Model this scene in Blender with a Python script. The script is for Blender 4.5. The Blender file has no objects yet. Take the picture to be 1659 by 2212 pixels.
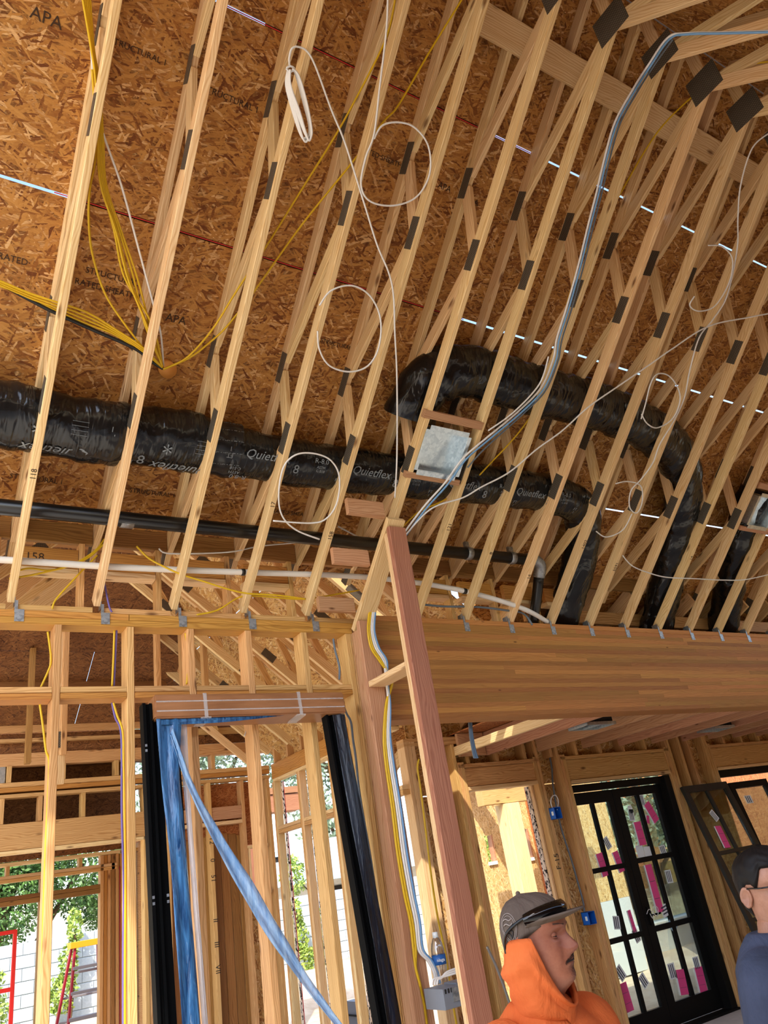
import bpy, bmesh, math, random
import numpy as np
from mathutils import Vector, Matrix, Euler
random.seed(7)
SC = bpy.context.scene
COL = SC.collection

# ------------------------------------------------------------------ camera
FPX, CX, CY, CAMH = 1653.7, 829.5, 1106.0, 1.88
def _cam_rot(a, b, r):
    c, s = math.cos, math.sin
    m0 = np.array([[1, 0, 0], [0, 0, -1], [0, 1, 0.]])
    ya = np.array([[c(a), -s(a), 0], [s(a), c(a), 0], [0, 0, 1]])
    p = np.array([[1, 0, 0], [0, c(b), -s(b)], [0, s(b), c(b)]])
    rr = np.array([[c(r), -s(r), 0], [s(r), c(r), 0], [0, 0, 1]])
    return rr @ p @ m0 @ ya
RC = _cam_rot(0.622431673, -0.442518557, -0.165883337)
cam_d = bpy.data.cameras.new('camera'); cam = bpy.data.objects.new('camera', cam_d); COL.objects.link(cam)
cam_d.sensor_fit = 'VERTICAL'; cam_d.sensor_height = 24.0; cam_d.lens = FPX / 2212 * 24.0
cam_d.clip_start = 0.05; cam_d.clip_end = 300
_m = Matrix.Identity(4)
for i in range(3):
    _m[i][0] = RC[0][i]; _m[i][1] = -RC[1][i]; _m[i][2] = -RC[2][i]
_m[2][3] = CAMH
cam.matrix_world = _m
SC.camera = cam

# ------------------------------------------------------------------ light, sky, exposure
SUN_DIR = Vector((-0.50, -0.58, 0.90)).normalized()
w = bpy.data.worlds.new('sky'); SC.world = w; w.use_nodes = True
nt = w.node_tree; nt.nodes.clear()
wo = nt.nodes.new('ShaderNodeOutputWorld'); bg = nt.nodes.new('ShaderNodeBackground')
st = nt.nodes.new('ShaderNodeTexSky'); st.sky_type = 'NISHITA'; st.sun_disc = False
st.sun_elevation = math.asin(SUN_DIR.z); st.sun_rotation = math.atan2(SUN_DIR.x, SUN_DIR.y)
st.air_density = 1.0; st.dust_density = 1.6; st.ozone_density = 1.0
nt.links.new(st.outputs[0], bg.inputs[0]); bg.inputs[1].default_value = 0.34
nt.links.new(bg.outputs[0], wo.inputs[0])
sd = bpy.data.lights.new('sun', 'SUN'); sun = bpy.data.objects.new('sun', sd); COL.objects.link(sun)
sd.energy = 3.2; sd.angle = math.radians(0.6); sd.color = (1.0, 0.93, 0.80)
sun.rotation_euler = SUN_DIR.to_track_quat('Z', 'Y').to_euler()
vs = SC.view_settings
SC.display_settings.display_device = 'sRGB'
vs.view_transform = 'Standard'; vs.look = 'None'; vs.exposure = 1.02; vs.gamma = 1.0; vs.use_curve_mapping = False

# ------------------------------------------------------------------ measuring helpers: a sight line met with a real plane of the building
def ray(x, y): return Vector(RC.T @ np.array([x - CX, y - CY, FPX]))
C0 = Vector((0, 0, CAMH))
def onX(x, y, v): d = ray(x, y); return C0 + d * (v / d.x)
def onY(x, y, v): d = ray(x, y); return C0 + d * (v / d.y)
def onZ(x, y, v): d = ray(x, y); return C0 + d * ((v - CAMH) / d.z)
SL = 0.9
def onS(x, y, c):
    d = ray(x, y); p = C0 + d * ((c - CAMH) / (d.z + SL * d.y))
    if p.y < 1.5: p = C0 + d * ((c - 3.0 * SL - CAMH) / (d.z - SL * d.y))   # past the ridge: the other slope
    return p
def atD(x, y, dep): return C0 + ray(x, y) * (dep / FPX)

# ------------------------------------------------------------------ materials
def lin(h):
    h = h.lstrip('#'); v = [int(h[i:i + 2], 16) / 255 for i in (0, 2, 4)]
    return tuple([x / 12.92 if x <= .04045 else ((x + .055) / 1.055) ** 2.4 for x in v] + [1])
class NB:
    def __init__(s, name):
        s.m = bpy.data.materials.new(name); s.m.use_nodes = True
        s.t = s.m.node_tree; s.t.nodes.clear()
        s.out = s.n('OutputMaterial'); s.b = s.n('BsdfPrincipled'); s.l(s.b.outputs[0], s.out.inputs[0])
    def n(s, k, **kw):
        x = s.t.nodes.new('ShaderNode' + k)
        for a, b in kw.items(): setattr(x, a, b)
        return x
    def l(s, a, b): s.t.links.new(a, b)
    def set(s, x, **kw):
        for k, v in kw.items():
            i = x.inputs[k.replace('_', ' ')]
            if hasattr(v, 'is_output'): s.l(v, i)
            else: i.default_value = v
        return x
    def math(s, op, a, b=0.0, c=0.0):
        x = s.n('Math', operation=op)
        for i, v in enumerate((a, b, c)):
            if hasattr(v, 'is_output'): s.l(v, x.inputs[i])
            else: x.inputs[i].default_value = v
        return x.outputs[0]
    def vmath(s, op, a, b=(0, 0, 0)):
        x = s.n('VectorMath', operation=op)
        for i, v in enumerate((a, b)):
            if hasattr(v, 'is_output'): s.l(v, x.inputs[i])
            else: x.inputs[i].default_value = v
        return x.outputs[0]
    def mix(s, f, a, b, blend='MIX'):
        x = s.n('Mix', data_type='RGBA', blend_type=blend)
        for i, v in zip((0, 6, 7), (f, a, b)):
            if hasattr(v, 'is_output'): s.l(v, x.inputs[i])
            else: x.inputs[i].default_value = v
        return x.outputs[2]
    def ramp(s, f, stops):
        x = s.n('ValToRGB'); r = x.color_ramp
        while len(r.elements) < len(stops): r.elements.new(0.5)
        for e, (p, c) in zip(r.elements, stops): e.position = p; e.color = c
        s.l(f, x.inputs[0]); return x.outputs[0]
    def noise(s, vec, scale, detail=3, rough=.55, dist=0.):
        x = s.n('TexNoise'); s.set(x, Scale=scale, Detail=detail, Roughness=rough, Distortion=dist)
        if vec is not None: s.l(vec, x.inputs['Vector'])
        return x.outputs['Fac']
    def bump(s, h, strength=.3, dist=.01):
        x = s.n('Bump'); s.set(x, Strength=strength, Distance=dist, Height=h)
        s.l(x.outputs[0], s.b.inputs['Normal'])

def plain(name, col, rough=.6, metal=0., spec=None, **kw):
    k = NB(name); k.set(k.b, Base_Color=lin(col), Roughness=rough, Metallic=metal)
    if spec is not None: k.b.inputs['Specular IOR Level'].default_value = spec
    for a, b in kw.items(): k.set(k.b, **{a: b})
    return k.m

def wood(name, light, dark, knot='#5a3010', rough=.62, vary=.22, knots=.055, ring=.55):
    k = NB(name)
    tc = k.n('TexCoord'); oi = k.n('ObjectInfo')
    off = k.n('CombineXYZ'); rnd = oi.outputs['Random']
    k.l(k.math('MULTIPLY', rnd, 37.), off.inputs[0]); k.l(k.math('MULTIPLY', rnd, 3.1), off.inputs[1]); k.l(k.math('MULTIPLY', rnd, 1.7), off.inputs[2])
    p = k.vmath('ADD', tc.outputs['Object'], off.outputs[0])
    # growth rings: distance from a pith line outside the stick, wobbling along the grain
    sx = k.n('SeparateXYZ'); k.l(p, sx.inputs[0])
    wob = k.noise(k.vmath('MULTIPLY', p, (1.1, 5, 5)), 1.0, 3)
    fine = k.noise(k.vmath('MULTIPLY', p, (4, 120, 120)), 1.0, 2)
    d = k.math('ADD', k.math('ADD', k.math('MULTIPLY', sx.outputs[1], 1.0), k.math('MULTIPLY', sx.outputs[2], .8)), k.math('MULTIPLY', wob, .16))
    rings = k.math('SINE', k.math('MULTIPLY', d, 430.))
    rings = k.math('POWER', k.math('ADD', k.math('MULTIPLY', rings, .5), .5), 2.2)
    f = k.math('ADD', k.math('MULTIPLY', rings, ring * .6), k.math('MULTIPLY', fine, .55))
    broad = k.noise(k.vmath('MULTIPLY', p, (.9, 9, 9)), 1.0, 2)
    f = k.math('ADD', f, k.math('MULTIPLY', broad, .35))
    col = k.ramp(f, [(.28, lin(light)), (.95, lin(dark))])
    # knots
    v = k.n('TexVoronoi', feature='F1'); k.set(v, Scale=1.0, Randomness=1.0)
    k.l(k.vmath('MULTIPLY', p, (2.6, 7.5, 7.5)), v.inputs['Vector'])
    kd = v.outputs['Distance']
    kn = k.ramp(kd, [(knots * .6, (1, 1, 1, 1)), (knots * 1.7, (0, 0, 0, 1))])
    col = k.mix(k.math('MULTIPLY', kn, .85), col, lin(knot))
    # stick-to-stick variation
    hv = k.n('HueSaturation'); k.l(col, hv.inputs['Color'])
    k.l(k.math('ADD', 1 - vary / 2, k.math('MULTIPLY', rnd, vary)), hv.inputs['Value'])
    k.l(k.math('ADD', .5 - .008, k.math('MULTIPLY', k.math('FRACT', k.math('MULTIPLY', rnd, 7.3)), .016)), hv.inputs['Hue'])
    k.l(hv.outputs[0], k.b.inputs['Base Color']); k.b.inputs['Roughness'].default_value = rough
    k.b.inputs['Specular IOR Level'].default_value = .25
    k.bump(f, .12, .002)
    return k.m

def osb(name, cols, scale=1.0, rough=.7, axis='Object', strandmix=1.0):
    """strand board: several layers of long random cells laid at different angles, the topmost flake of each spot wins"""
    k = NB(name); tc = k.n('TexCoord'); oi = k.n('ObjectInfo')
    off = k.n('CombineXYZ'); k.l(k.math('MULTIPLY', oi.outputs['Random'], 53.), off.inputs[0]); k.l(k.math('MULTIPLY', oi.outputs['Random'], 17.), off.inputs[1])
    base = k.vmath('ADD', tc.outputs[axis], off.outputs[0])
    wv = k.n('TexNoise'); k.set(wv, Scale=9.0, Detail=2.0); k.l(base, wv.inputs['Vector'])
    base = k.vmath('ADD', base, k.vmath('MULTIPLY', wv.outputs['Color'], (.03, .03, 0)))
    hi = None; col = None
    for i, (ang, sx, sy) in enumerate([(8, 9, 62), (-22, 10, 75), (35, 9, 58), (-48, 12, 70), (75, 11, 64), (18, 14, 100)]):
        mp = k.n('Mapping'); k.l(base, mp.inputs[0])
        mp.inputs['Location'].default_value = (i * 3.7, i * 1.9, 0); mp.inputs['Rotation'].default_value = (0, 0, math.radians(ang))
        v = k.n('TexVoronoi', feature='F1', voronoi_dimensions='2D'); k.set(v, Scale=1.0)
        k.l(k.vmath('MULTIPLY', mp.outputs[0], (sx * scale, sy * scale, 1)), v.inputs['Vector'])
        sp = k.n('SeparateColor'); k.l(v.outputs['Color'], sp.inputs[0])
        h = k.math('ADD', sp.outputs[0], k.math('MULTIPLY', v.outputs['Distance'], -.35)); c = sp.outputs[1]
        if hi is None: hi, col = h, c
        else:
            g = k.math('GREATER_THAN', h, hi)
            mx = k.n('Mix', data_type='FLOAT'); k.l(g, mx.inputs[0]); k.l(col, mx.inputs[2]); k.l(c, mx.inputs[3]); col = mx.outputs[0]
            hi = k.math('MAXIMUM', hi, h)
    gr = k.noise(k.vmath('MULTIPLY', base, (30, 140, 1)), 1.0, 2)
    f = k.math('ADD', k.math('MULTIPLY', col, strandmix), k.math('MULTIPLY', k.math('SUBTRACT', gr, .5), .35))
    stops = [(i / (len(cols) - 1), lin(c)) for i, c in enumerate(cols)]
    c = k.ramp(f, stops)
    dk = k.ramp(hi, [(.45, (1, 1, 1, 1)), (.62, (0, 0, 0, 1))])
    c = k.mix(k.math('MULTIPLY', dk, .6), c, lin('#5a3414'))
    k.l(c, k.b.inputs['Base Color']); k.b.inputs['Roughness'].default_value = rough; k.b.inputs['Specular IOR Level'].default_value = .3
    k.bump(hi, .35, .004)
    return k.m

M = {}
M['pine'] = wood('pale_pine', '#efd2a0', '#cc9c60', knot='#6e3f18', knots=.085)
M['pine2'] = wood('warm_pine', '#e0b478', '#b07c42', knot='#5c3312', knots=.085)
M['fir'] = wood('douglas_fir', '#cfa07a', '#a87250', knot='#5a2c14')
M['redfir'] = wood('red_fir', '#b88463', '#8e5a40', knot='#4c2310')
M['orange'] = wood('orange_pine', '#cf964a', '#9f682b', knot='#5c3312')
M['brownp'] = wood('brown_plank', '#a87a45', '#7a5128', knot='#47290f', vary=.35)
M['glulam'] = wood('glued_lamella', '#bf8647', '#96602c', knot='#4e280e', vary=.5, knots=.04, ring=.3)
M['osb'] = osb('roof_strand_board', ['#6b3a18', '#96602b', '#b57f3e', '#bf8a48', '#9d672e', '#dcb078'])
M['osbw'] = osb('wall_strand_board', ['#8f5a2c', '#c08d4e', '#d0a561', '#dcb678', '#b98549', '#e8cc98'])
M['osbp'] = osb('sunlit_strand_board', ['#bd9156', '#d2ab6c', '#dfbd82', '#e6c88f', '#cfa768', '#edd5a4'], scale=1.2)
M['osbd'] = osb('dark_strand_board', ['#4a2a14', '#6b4220', '#7c4f28', '#85562c', '#6e4523', '#95673a'], scale=1.3)  # darker brown board; shade of the unlit roof bays also in the colour
M['osbr'] = osb('reddish_strand_board', ['#8a4a24', '#a86434', '#b87644', '#c08450'], scale=1.6)

def gusset():
    k = NB('gusset_plate'); tc = k.n('TexCoord'); p = tc.outputs['Object']
    b = k.n('TexBrick'); k.set(b, Color1=(1, 1, 1, 1), Color2=(1, 1, 1, 1), Mortar=(0, 0, 0, 1), Scale=1.0, Mortar_Size=.0042, Mortar_Smooth=.0, Brick_Width=.02, Row_Height=.0105)
    b.offset = .5
    mp = k.n('Mapping'); mp.inputs['Rotation'].default_value = (math.pi / 2, 0, math.pi / 2)
    sx = k.n('SeparateXYZ'); k.l(p, sx.inputs[0]); cb = k.n('CombineXYZ'); k.l(sx.outputs[0], cb.inputs[0]); k.l(sx.outputs[2], cb.inputs[1])
    k.l(cb.outputs[0], b.inputs['Vector'])
    n = k.noise(p, 20., 3)
    steel = k.ramp(n, [(.3, lin('#8a8275')), (.7, lin('#b0a796'))])
    c = k.mix(b.outputs['Fac'], steel, lin('#4c453a'))
    k.l(c, k.b.inputs['Base Color']); k.set(k.b, Metallic=.25, Roughness=.5); k.bump(b.outputs['Fac'], -.5, .003)
    return k.m
M['gusset'] = gusset()
def galv(name, a, b, rough=.38):
    k = NB(name); tc = k.n('TexCoord'); v = k.n('TexVoronoi'); k.set(v, Scale=55.); k.l(tc.outputs['Object'], v.inputs['Vector'])
    sp = k.n('SeparateColor'); k.l(v.outputs['Color'], sp.inputs[0])
    k.l(k.ramp(sp.outputs[0], [(0, lin(a)), (1, lin(b))]), k.b.inputs['Base Color']); k.set(k.b, Metallic=.85, Roughness=rough)
    return k.m
M['galv'] = galv('galvanised_steel', '#bccad2', '#d8e3e8', .3)
M['tie'] = galv('strap_steel', '#8d9194', '#b5babd', .45)
def ductmat():
    k = NB('black_duct_film'); tc = k.n('TexCoord'); p = tc.outputs['Object']
    a = k.noise(k.vmath('MULTIPLY', p, (9, 5, 5)), 1.0, 2, .5, 1.0); b = k.noise(k.vmath('MULTIPLY', p, (34, 6, 6)), 1.0, 1, .5, .6)
    h = k.math('ADD', a, k.math('MULTIPLY', b, .35))
    k.set(k.b, Base_Color=lin('#131415'), Roughness=.2); k.b.inputs['Specular IOR Level'].default_value = .5
    k.bump(h, .6, .03)
    return k.m
M['duct'] = ductmat()
M['tape'] = plain('black_shiny_tape', '#202225', .22)
M['print'] = plain('grey_print', '#7e868b', .6)
M['ink'] = plain('dark_ink', '#3a2512', .8)
M['marker'] = plain('marker_ink', '#1d1712', .7)
M['abs'] = plain('black_pipe_plastic', '#141414', .3)
M['pvc'] = plain('white_tube', '#e9e6df', .4)
M['white'] = plain('white_cable', '#e4e1dc', .45)
M['yellow'] = plain('yellow_cable', '#d9b012', .45)
M['blue'] = plain('blue_cable', '#6f9cc6', .45)
M['greyc'] = plain('grey_cable', '#6a7680', .45)
M['purple'] = plain('purple_cable', '#6b5a9c', .5)
M['blackc'] = plain('black_cable', '#1a1a1a', .5)
M['dimple'] = plain('orange_wood_plug', '#d08a3c', .6)
M['red'] = plain('red_spray_paint', '#c8342a', .6)
M['film_w'] = plain('clear_wrap', '#e8e8e6', .2, Alpha=.28)
M['blackm'] = plain('black_metal_profile', '#08090a', .6, spec=.06)
M['blackf'] = plain('black_door_paint', '#0f0e0d', .55, spec=.15)
M['leafpaint'] = plain('dark_bronze_paint', '#262119', .5)
M['pink'] = plain('pink_sticker', '#e54a8a', .6)
M['stkw'] = plain('white_sticker', '#e6ecec', .6)
M['stkd'] = plain('dark_bars', '#39414a', .6)
M['bluebox'] = plain('blue_plastic_box', '#1763c4', .4)
M['greybox'] = plain('grey_plastic_box', '#767b84', .5)
M['redladder'] = plain('dark_red_rail', '#a01e2c', .45)
M['ladgrey'] = plain('ladder_step_metal', '#a9a4a6', .4, metal=.5)
M['ladtop'] = plain('yellow_ladder_cap', '#e0a01e', .5)
M['redpaint'] = plain('bright_red_paint', '#e22b22', .4)
M['label'] = plain('blue_label', '#1f5aa0', .5)
M['cream'] = plain('cream_paint', '#e9e2d6', .7)
M['fascia'] = plain('pale_blue_fascia', '#9fc0cf', .7)
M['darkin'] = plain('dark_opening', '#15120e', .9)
M['conduit'] = plain('grey_conduit', '#9a9690', .4, metal=.4)
M['bolt'] = plain('brass_hinge', '#b09050', .4, metal=.7)
M['coping'] = plain('pale_concrete', '#cfd2d0', .8)

def cardboard():
    k = NB('brown_cardboard'); tc = k.n('TexCoord'); p = tc.outputs['Object']
    n = k.noise(k.vmath('MULTIPLY', p, (3, 3, 20)), 1., 3)
    k.l(k.ramp(n, [(.3, lin('#8a5a34')), (.7, lin('#a8744a'))]), k.b.inputs['Base Color']); k.set(k.b, Roughness=.45)
    k.bump(k.noise(k.vmath('MULTIPLY', p, (150, 8, 8)), 1., 1), .1, .003)
    return k.m
M['card'] = cardboard()
def film(name, c1, c2, alpha, rough=.15):
    k = NB(name); tc = k.n('TexCoord'); p = tc.outputs['Object']
    n = k.noise(k.vmath('MULTIPLY', p, (42, 42, 3)), 1., 3, .6, .6)
    k.l(k.ramp(n, [(.35, lin(c1)), (.7, lin(c2))]), k.b.inputs['Base Color']); k.set(k.b, Roughness=rough, Alpha=alpha); k.bump(n, .5, .015)
    return k.m
M['bluefilm'] = film('blue_plastic_film', '#17406f', '#4d8cc4', .9)
M['bluefilm2'] = film('pale_blue_film', '#6f9fd0', '#a9cbe8', .72)
M['darkfilm'] = film('dark_blue_black_film', '#06080c', '#0e1728', 1.0, .3)
M['clearfilm'] = film('pale_clear_film', '#b9c6d6', '#e6eef6', .4)
def glass(name='pane_glass', tint=(.82, .9, .88, 1), refl=.09):
    k = NB(name); k.t.nodes.remove(k.b)
    tr = k.n('BsdfTransparent'); tr.inputs[0].default_value = tint
    gl = k.n('BsdfGlossy'); gl.inputs['Roughness'].default_value = .02
    fr = k.n('LayerWeight'); fr.inputs[0].default_value = .25
    mx = k.n('MixShader'); k.l(k.math('ADD', k.math('MULTIPLY', fr.outputs['Fresnel'], .6), refl * .5), mx.inputs[0])
    k.l(tr.outputs[0], mx.inputs[1]); k.l(gl.outputs[0], mx.inputs[2]); k.l(mx.outputs[0], k.out.inputs[0])
    return k.m
M['glass'] = glass()
M['bottle'] = glass('clear_bottle', (.9, .92, .93, 1), .3)
def ground(name, a, b, sc, bump=.4):
    k = NB(name); tc = k.n('TexCoord'); p = tc.outputs['Object']
    n = k.noise(p, sc, 6, .65); m = k.noise(p, sc * 7, 4)
    f = k.math('ADD', k.math('MULTIPLY', n, .7), k.math('MULTIPLY', m, .35))
    k.l(k.ramp(f, [(.35, lin(a)), (.7, lin(b))]), k.b.inputs['Base Color']); k.set(k.b, Roughness=.9); k.b.inputs['Specular IOR Level'].default_value = .1
    k.bump(f, bump, .03)
    return k.m
M['dirt'] = ground('sandy_dirt', '#b39a7e', '#ddcbb0', 1.2)
M['slab'] = ground('concrete_slab', '#bdb8ae', '#d6d1c6', 2.0, .05)
M['cmu'] = ground('painted_block', '#a4afb6', '#bdc6cb', 5.0, .25)
M['mortar'] = plain('mortar', '#8f979c', .9)
M['stucco'] = ground('stucco', '#c7cbc9', '#dcdedb', 9.)
M['shingle'] = ground('grey_shingle', '#8d9296', '#b9bcbd', 6., .2)
M['bark'] = ground('bark', '#4b3a2a', '#76604a', 14., .6)
def leafm(name, a, b):
    k = NB(name); oi = k.n('TexCoord'); n = k.noise(oi.outputs['Object'], 9., 3)
    k.l(k.ramp(n, [(.3, lin(a)), (.7, lin(b))]), k.b.inputs['Base Color']); k.set(k.b, Roughness=.5)
    return k.m
M['leaf'] = leafm('dark_leaf', '#2f4f22', '#6d9347')
M['leafy'] = leafm('yellow_green_leaf', '#6f9138', '#b4c860')
M['leafg'] = leafm('grey_green_leaf', '#6b8064', '#a7b79a')
M['flower'] = plain('magenta_flower', '#d4307a', .6)

# ------------------------------------------------------------------ building helpers
def tag(o, label=None, cat=None, group=None, kind=None):
    for k, v in (('label', label), ('category', cat), ('group', group), ('kind', kind)):
        if v: o[k] = v
    return o
def empty(name, loc=(0, 0, 0), label=None, cat=None, group=None, kind=None):
    o = bpy.data.objects.new(name, None); COL.objects.link(o); o.location = loc; o.empty_display_size = .1
    return tag(o, label, cat, group, kind)
def chain_matrix(o):
    m = o.matrix_basis.copy()
    while o.parent: o = o.parent; m = o.matrix_basis @ m
    return m
def put(name, mesh, mat=None, parent=None, world=None):
    """links MESH at the WORLD matrix under PARENT"""
    o = bpy.data.objects.new(name, mesh); COL.objects.link(o)
    if mat is not None and not mesh.materials: mesh.materials.append(M[mat] if isinstance(mat, str) else mat)
    wm = world if world is not None else Matrix.Identity(4)
    if parent is not None:
        o.parent = parent; o.matrix_basis = chain_matrix(parent).inverted() @ wm
    else: o.matrix_basis = wm
    return o
def finish(bm, name, smooth=False):
    me = bpy.data.meshes.new(name); bmesh.ops.recalc_face_normals(bm, faces=bm.faces[:]) if smooth != 'keep' else None
    bm.to_mesh(me); bm.free()
    if smooth and smooth != 'keep':
        for p in me.polygons: p.use_smooth = True
    return me
_cache = {}
def stick_mesh(L, t, d, mat, ch=.003):
    key = (round(L, 3), round(t, 4), round(d, 4), mat, ch)
    if key in _cache: return _cache[key]
    c = min(ch, t * .2, d * .2); y, z = t / 2, d / 2
    ring = [(-y + c, -z), (y - c, -z), (y, -z + c), (y, z - c), (y - c, z), (-y + c, z), (-y, z - c), (-y, -z + c)]
    vs_ = [(sx * L / 2, a, b) for sx in (-1, 1) for a, b in ring]
    fs = [tuple(reversed(range(8))), tuple(range(8, 16))] + [(i, (i + 1) % 8, 8 + (i + 1) % 8, 8 + i) for i in range(8)]
    fs = [tuple(range(8))[::-1], tuple(range(8, 16))] + [(i, (i + 1) % 8, 8 + (i + 1) % 8, 8 + i) for i in range(8)]
    me = bpy.data.meshes.new('stick'); me.from_pydata(vs_, [], fs); me.materials.append(M[mat]); me.update()
    _cache[key] = me; return me
def frame_mat(p0, p1, ref):
    ax = (p1 - p0).normalized(); rf = Vector(ref); z = (rf - ax * rf.dot(ax))
    if z.length < 1e-5: z = Vector((0, 1, 0)) - ax * ax.y
    z.normalize(); y = z.cross(ax)
    m = Matrix((ax, y, z)).transposed().to_4x4(); m.translation = (p0 + p1) / 2
    return m
def lum(name, p0, p1, t, d, mat, parent=None, ref=(0, 0, 1), ch=.003):
    """a stick of lumber from p0 to p1 (centre line), d along REF, t across"""
    p0, p1 = Vector(p0), Vector(p1)
    return put(name, stick_mesh((p1 - p0).length, t, d, mat, ch), None, parent, frame_mat(p0, p1, ref))
def box(name, lo, hi, mat, parent=None, ch=.003, along=0):
    lo, hi = Vector(lo), Vector(hi); c = (lo + hi) / 2; s = hi - lo
    if mat.startswith('osb'):
        thin = min(range(3), key=lambda k: s[k]); al = max(range(3), key=lambda k: s[k])
        u = [Vector((1, 0, 0)), Vector((0, 1, 0)), Vector((0, 0, 1))]; oth = 3 - thin - al
        return lum(name, c - u[al] * s[al] / 2, c + u[al] * s[al] / 2, s[oth], s[thin], mat, parent, u[thin], ch)
    e = [Vector((1, 0, 0)), Vector((0, 1, 0)), Vector((0, 0, 1))][along] * s[along] / 2
    ref = [(0, 0, 1), (0, 0, 1), (0, 1, 0)][along]
    tt = [s.y, s.x, s.x][along]; dd = [s.z, s.z, s.y][along]
    return lum(name, c - e, c + e, tt, dd, mat, parent, ref, ch)
def catmull(pts, n=8, closed=False):
    pts = [Vector(p) for p in pts]; out = []; N = len(pts)
    rng = range(N) if closed else range(N - 1)
    for i in rng:
        if closed: p0, p1, p2, p3 = pts[i - 1], pts[i], pts[(i + 1) % N], pts[(i + 2) % N]
        else: p0, p1, p2, p3 = pts[max(i - 1, 0)], pts[i], pts[i + 1], pts[min(i + 2, N - 1)]
        for j in range(n):
            t = j / n
            out.append(.5 * ((2 * p1) + (p2 - p0) * t + (2 * p0 - 5 * p1 + 4 * p2 - p3) * t * t + (3 * p1 - p0 - 3 * p2 + p3) * t ** 3))
    if not closed: out.append(pts[-1])
    return out
def sweep_bm(bm, path, prof, closed=False, up=(0, 0, 1), rad=None):
    """sweeps the closed profile [(a,b)] along PATH; rad(i, k) scales"""
    up = Vector(up); rings = []; N = len(path)
    prev = None
    for i, p in enumerate(path):
        a = path[(i + 1) % N] if (closed or i < N - 1) else p; b = path[i - 1] if (closed or i > 0) else p
        t = (a - b).normalized()
        if prev is None:
            s = t.cross(up)
            if s.length < 1e-3: s = t.cross(Vector((0, 1, 0)))
            s.normalize(); u = s.cross(t)
        else:
            u = prev - t * prev.dot(t); u.normalize(); s = t.cross(u)
        prev = u
        rings.append([bm.verts.new(p + (s * x + u * y) * (rad(i, k) if rad else 1)) for k, (x, y) in enumerate(prof)])
    K = len(prof)
    for i in range(N if closed else N - 1):
        A, B = rings[i], rings[(i + 1) % N]
        for k in range(K): bm.faces.new((A[k], A[(k + 1) % K], B[(k + 1) % K], B[k]))
    if not closed:
        bm.faces.new(rings[0][::-1]); bm.faces.new(rings[-1])
def circ(r, n=8): return [(r * math.cos(2 * math.pi * k / n), r * math.sin(2 * math.pi * k / n)) for k in range(n)]
def tube(name, pts, r, mat, parent=None, n=6, smooth=True, closed=False, sub=8):
    bm = bmesh.new(); sweep_bm(bm, catmull(pts, sub, closed) if sub > 1 else [Vector(p) for p in pts], circ(r, n), closed)
    return put(name, finish(bm, name, True), mat, parent)
def cable(name, pts, r, mat, label, group=None, sub=8):
    o = tube(name, pts, r, mat, None, 6, True, False, sub); return tag(o, label, 'cable', group)
def bm_obj(name, bm, mat, parent=None, smooth=False, world=None):
    return put(name, finish(bm, name, smooth), mat, parent, world)
def bm_box(bm, lo, hi, mtx=None):
    v = [Vector((x, y, z)) for x in (lo[0], hi[0]) for y in (lo[1], hi[1]) for z in (lo[2], hi[2])]
    if mtx is not None: v = [mtx @ p for p in v]
    b = [bm.verts.new(p) for p in v]
    for f in ((0, 1, 3, 2), (4, 6, 7, 5), (0, 4, 5, 1), (2, 3, 7, 6), (0, 2, 6, 4), (1, 5, 7, 3)): bm.faces.new([b[i] for i in f])
def text_mesh(txt, size, thick=.0006, shear=0.):
    cu = bpy.data.curves.new('print', 'FONT'); cu.body = txt; cu.size = size; cu.extrude = thick; cu.align_x = 'CENTER'; cu.align_y = 'CENTER'; cu.resolution_u = 2; cu.shear = shear
    o = bpy.data.objects.new('print', cu); COL.objects.link(o)
    bpy.context.view_layer.update()
    me = bpy.data.meshes.new_from_object(o.evaluated_get(bpy.context.evaluated_depsgraph_get()))
    bpy.data.objects.remove(o); bpy.data.curves.remove(cu)
    me.materials.clear(); return me
_tm = {}
def text(name, txt, size, mat, origin, right, up, parent=None, shear=0.):
    key = (txt, size, mat, shear)
    if key not in _tm:
        me = text_mesh(txt, size, shear=shear); me.materials.append(M[mat]); _tm[key] = me
    r = Vector(right).normalized(); u = Vector(up); u = (u - r * u.dot(r)).normalized(); n = r.cross(u)
    m = Matrix((r, u, n)).transposed().to_4x4(); m.translation = Vector(origin)
    return put(name, _tm[key], None, parent, m)
ORD = ['first', 'second', 'third', 'fourth', 'fifth', 'sixth', 'seventh', 'eighth', 'ninth', 'tenth', 'eleventh', 'twelfth', 'thirteenth', 'fourteenth', 'fifteenth', 'sixteenth', 'seventeenth', 'eighteenth', 'nineteenth', 'twentieth', 'twenty-first', 'twenty-second']

# ------------------------------------------------------------------ main roof: sheathing, brace, trusses
WY = 4.7                      # inner face of the long stud wall / beam
CB, CT, CO = 7.993, 8.4925, 8.553   # slope planes z + 0.9*y = c : bottom chord, top chord, underside of sheathing
def TX(i): return WY * (.1216 + .104733 * i) + .018
def sl(X, Y, c): return Vector((X, Y, c - SL * Y))
NRM = Vector((0, SL, 1)).normalized(); ALN = Vector((0, -1, SL)).normalized()   # slope normal, up-slope
RY = 1.5
def mir(v): return Vector((v.x, 2 * RY - v.y, v.z))

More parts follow.
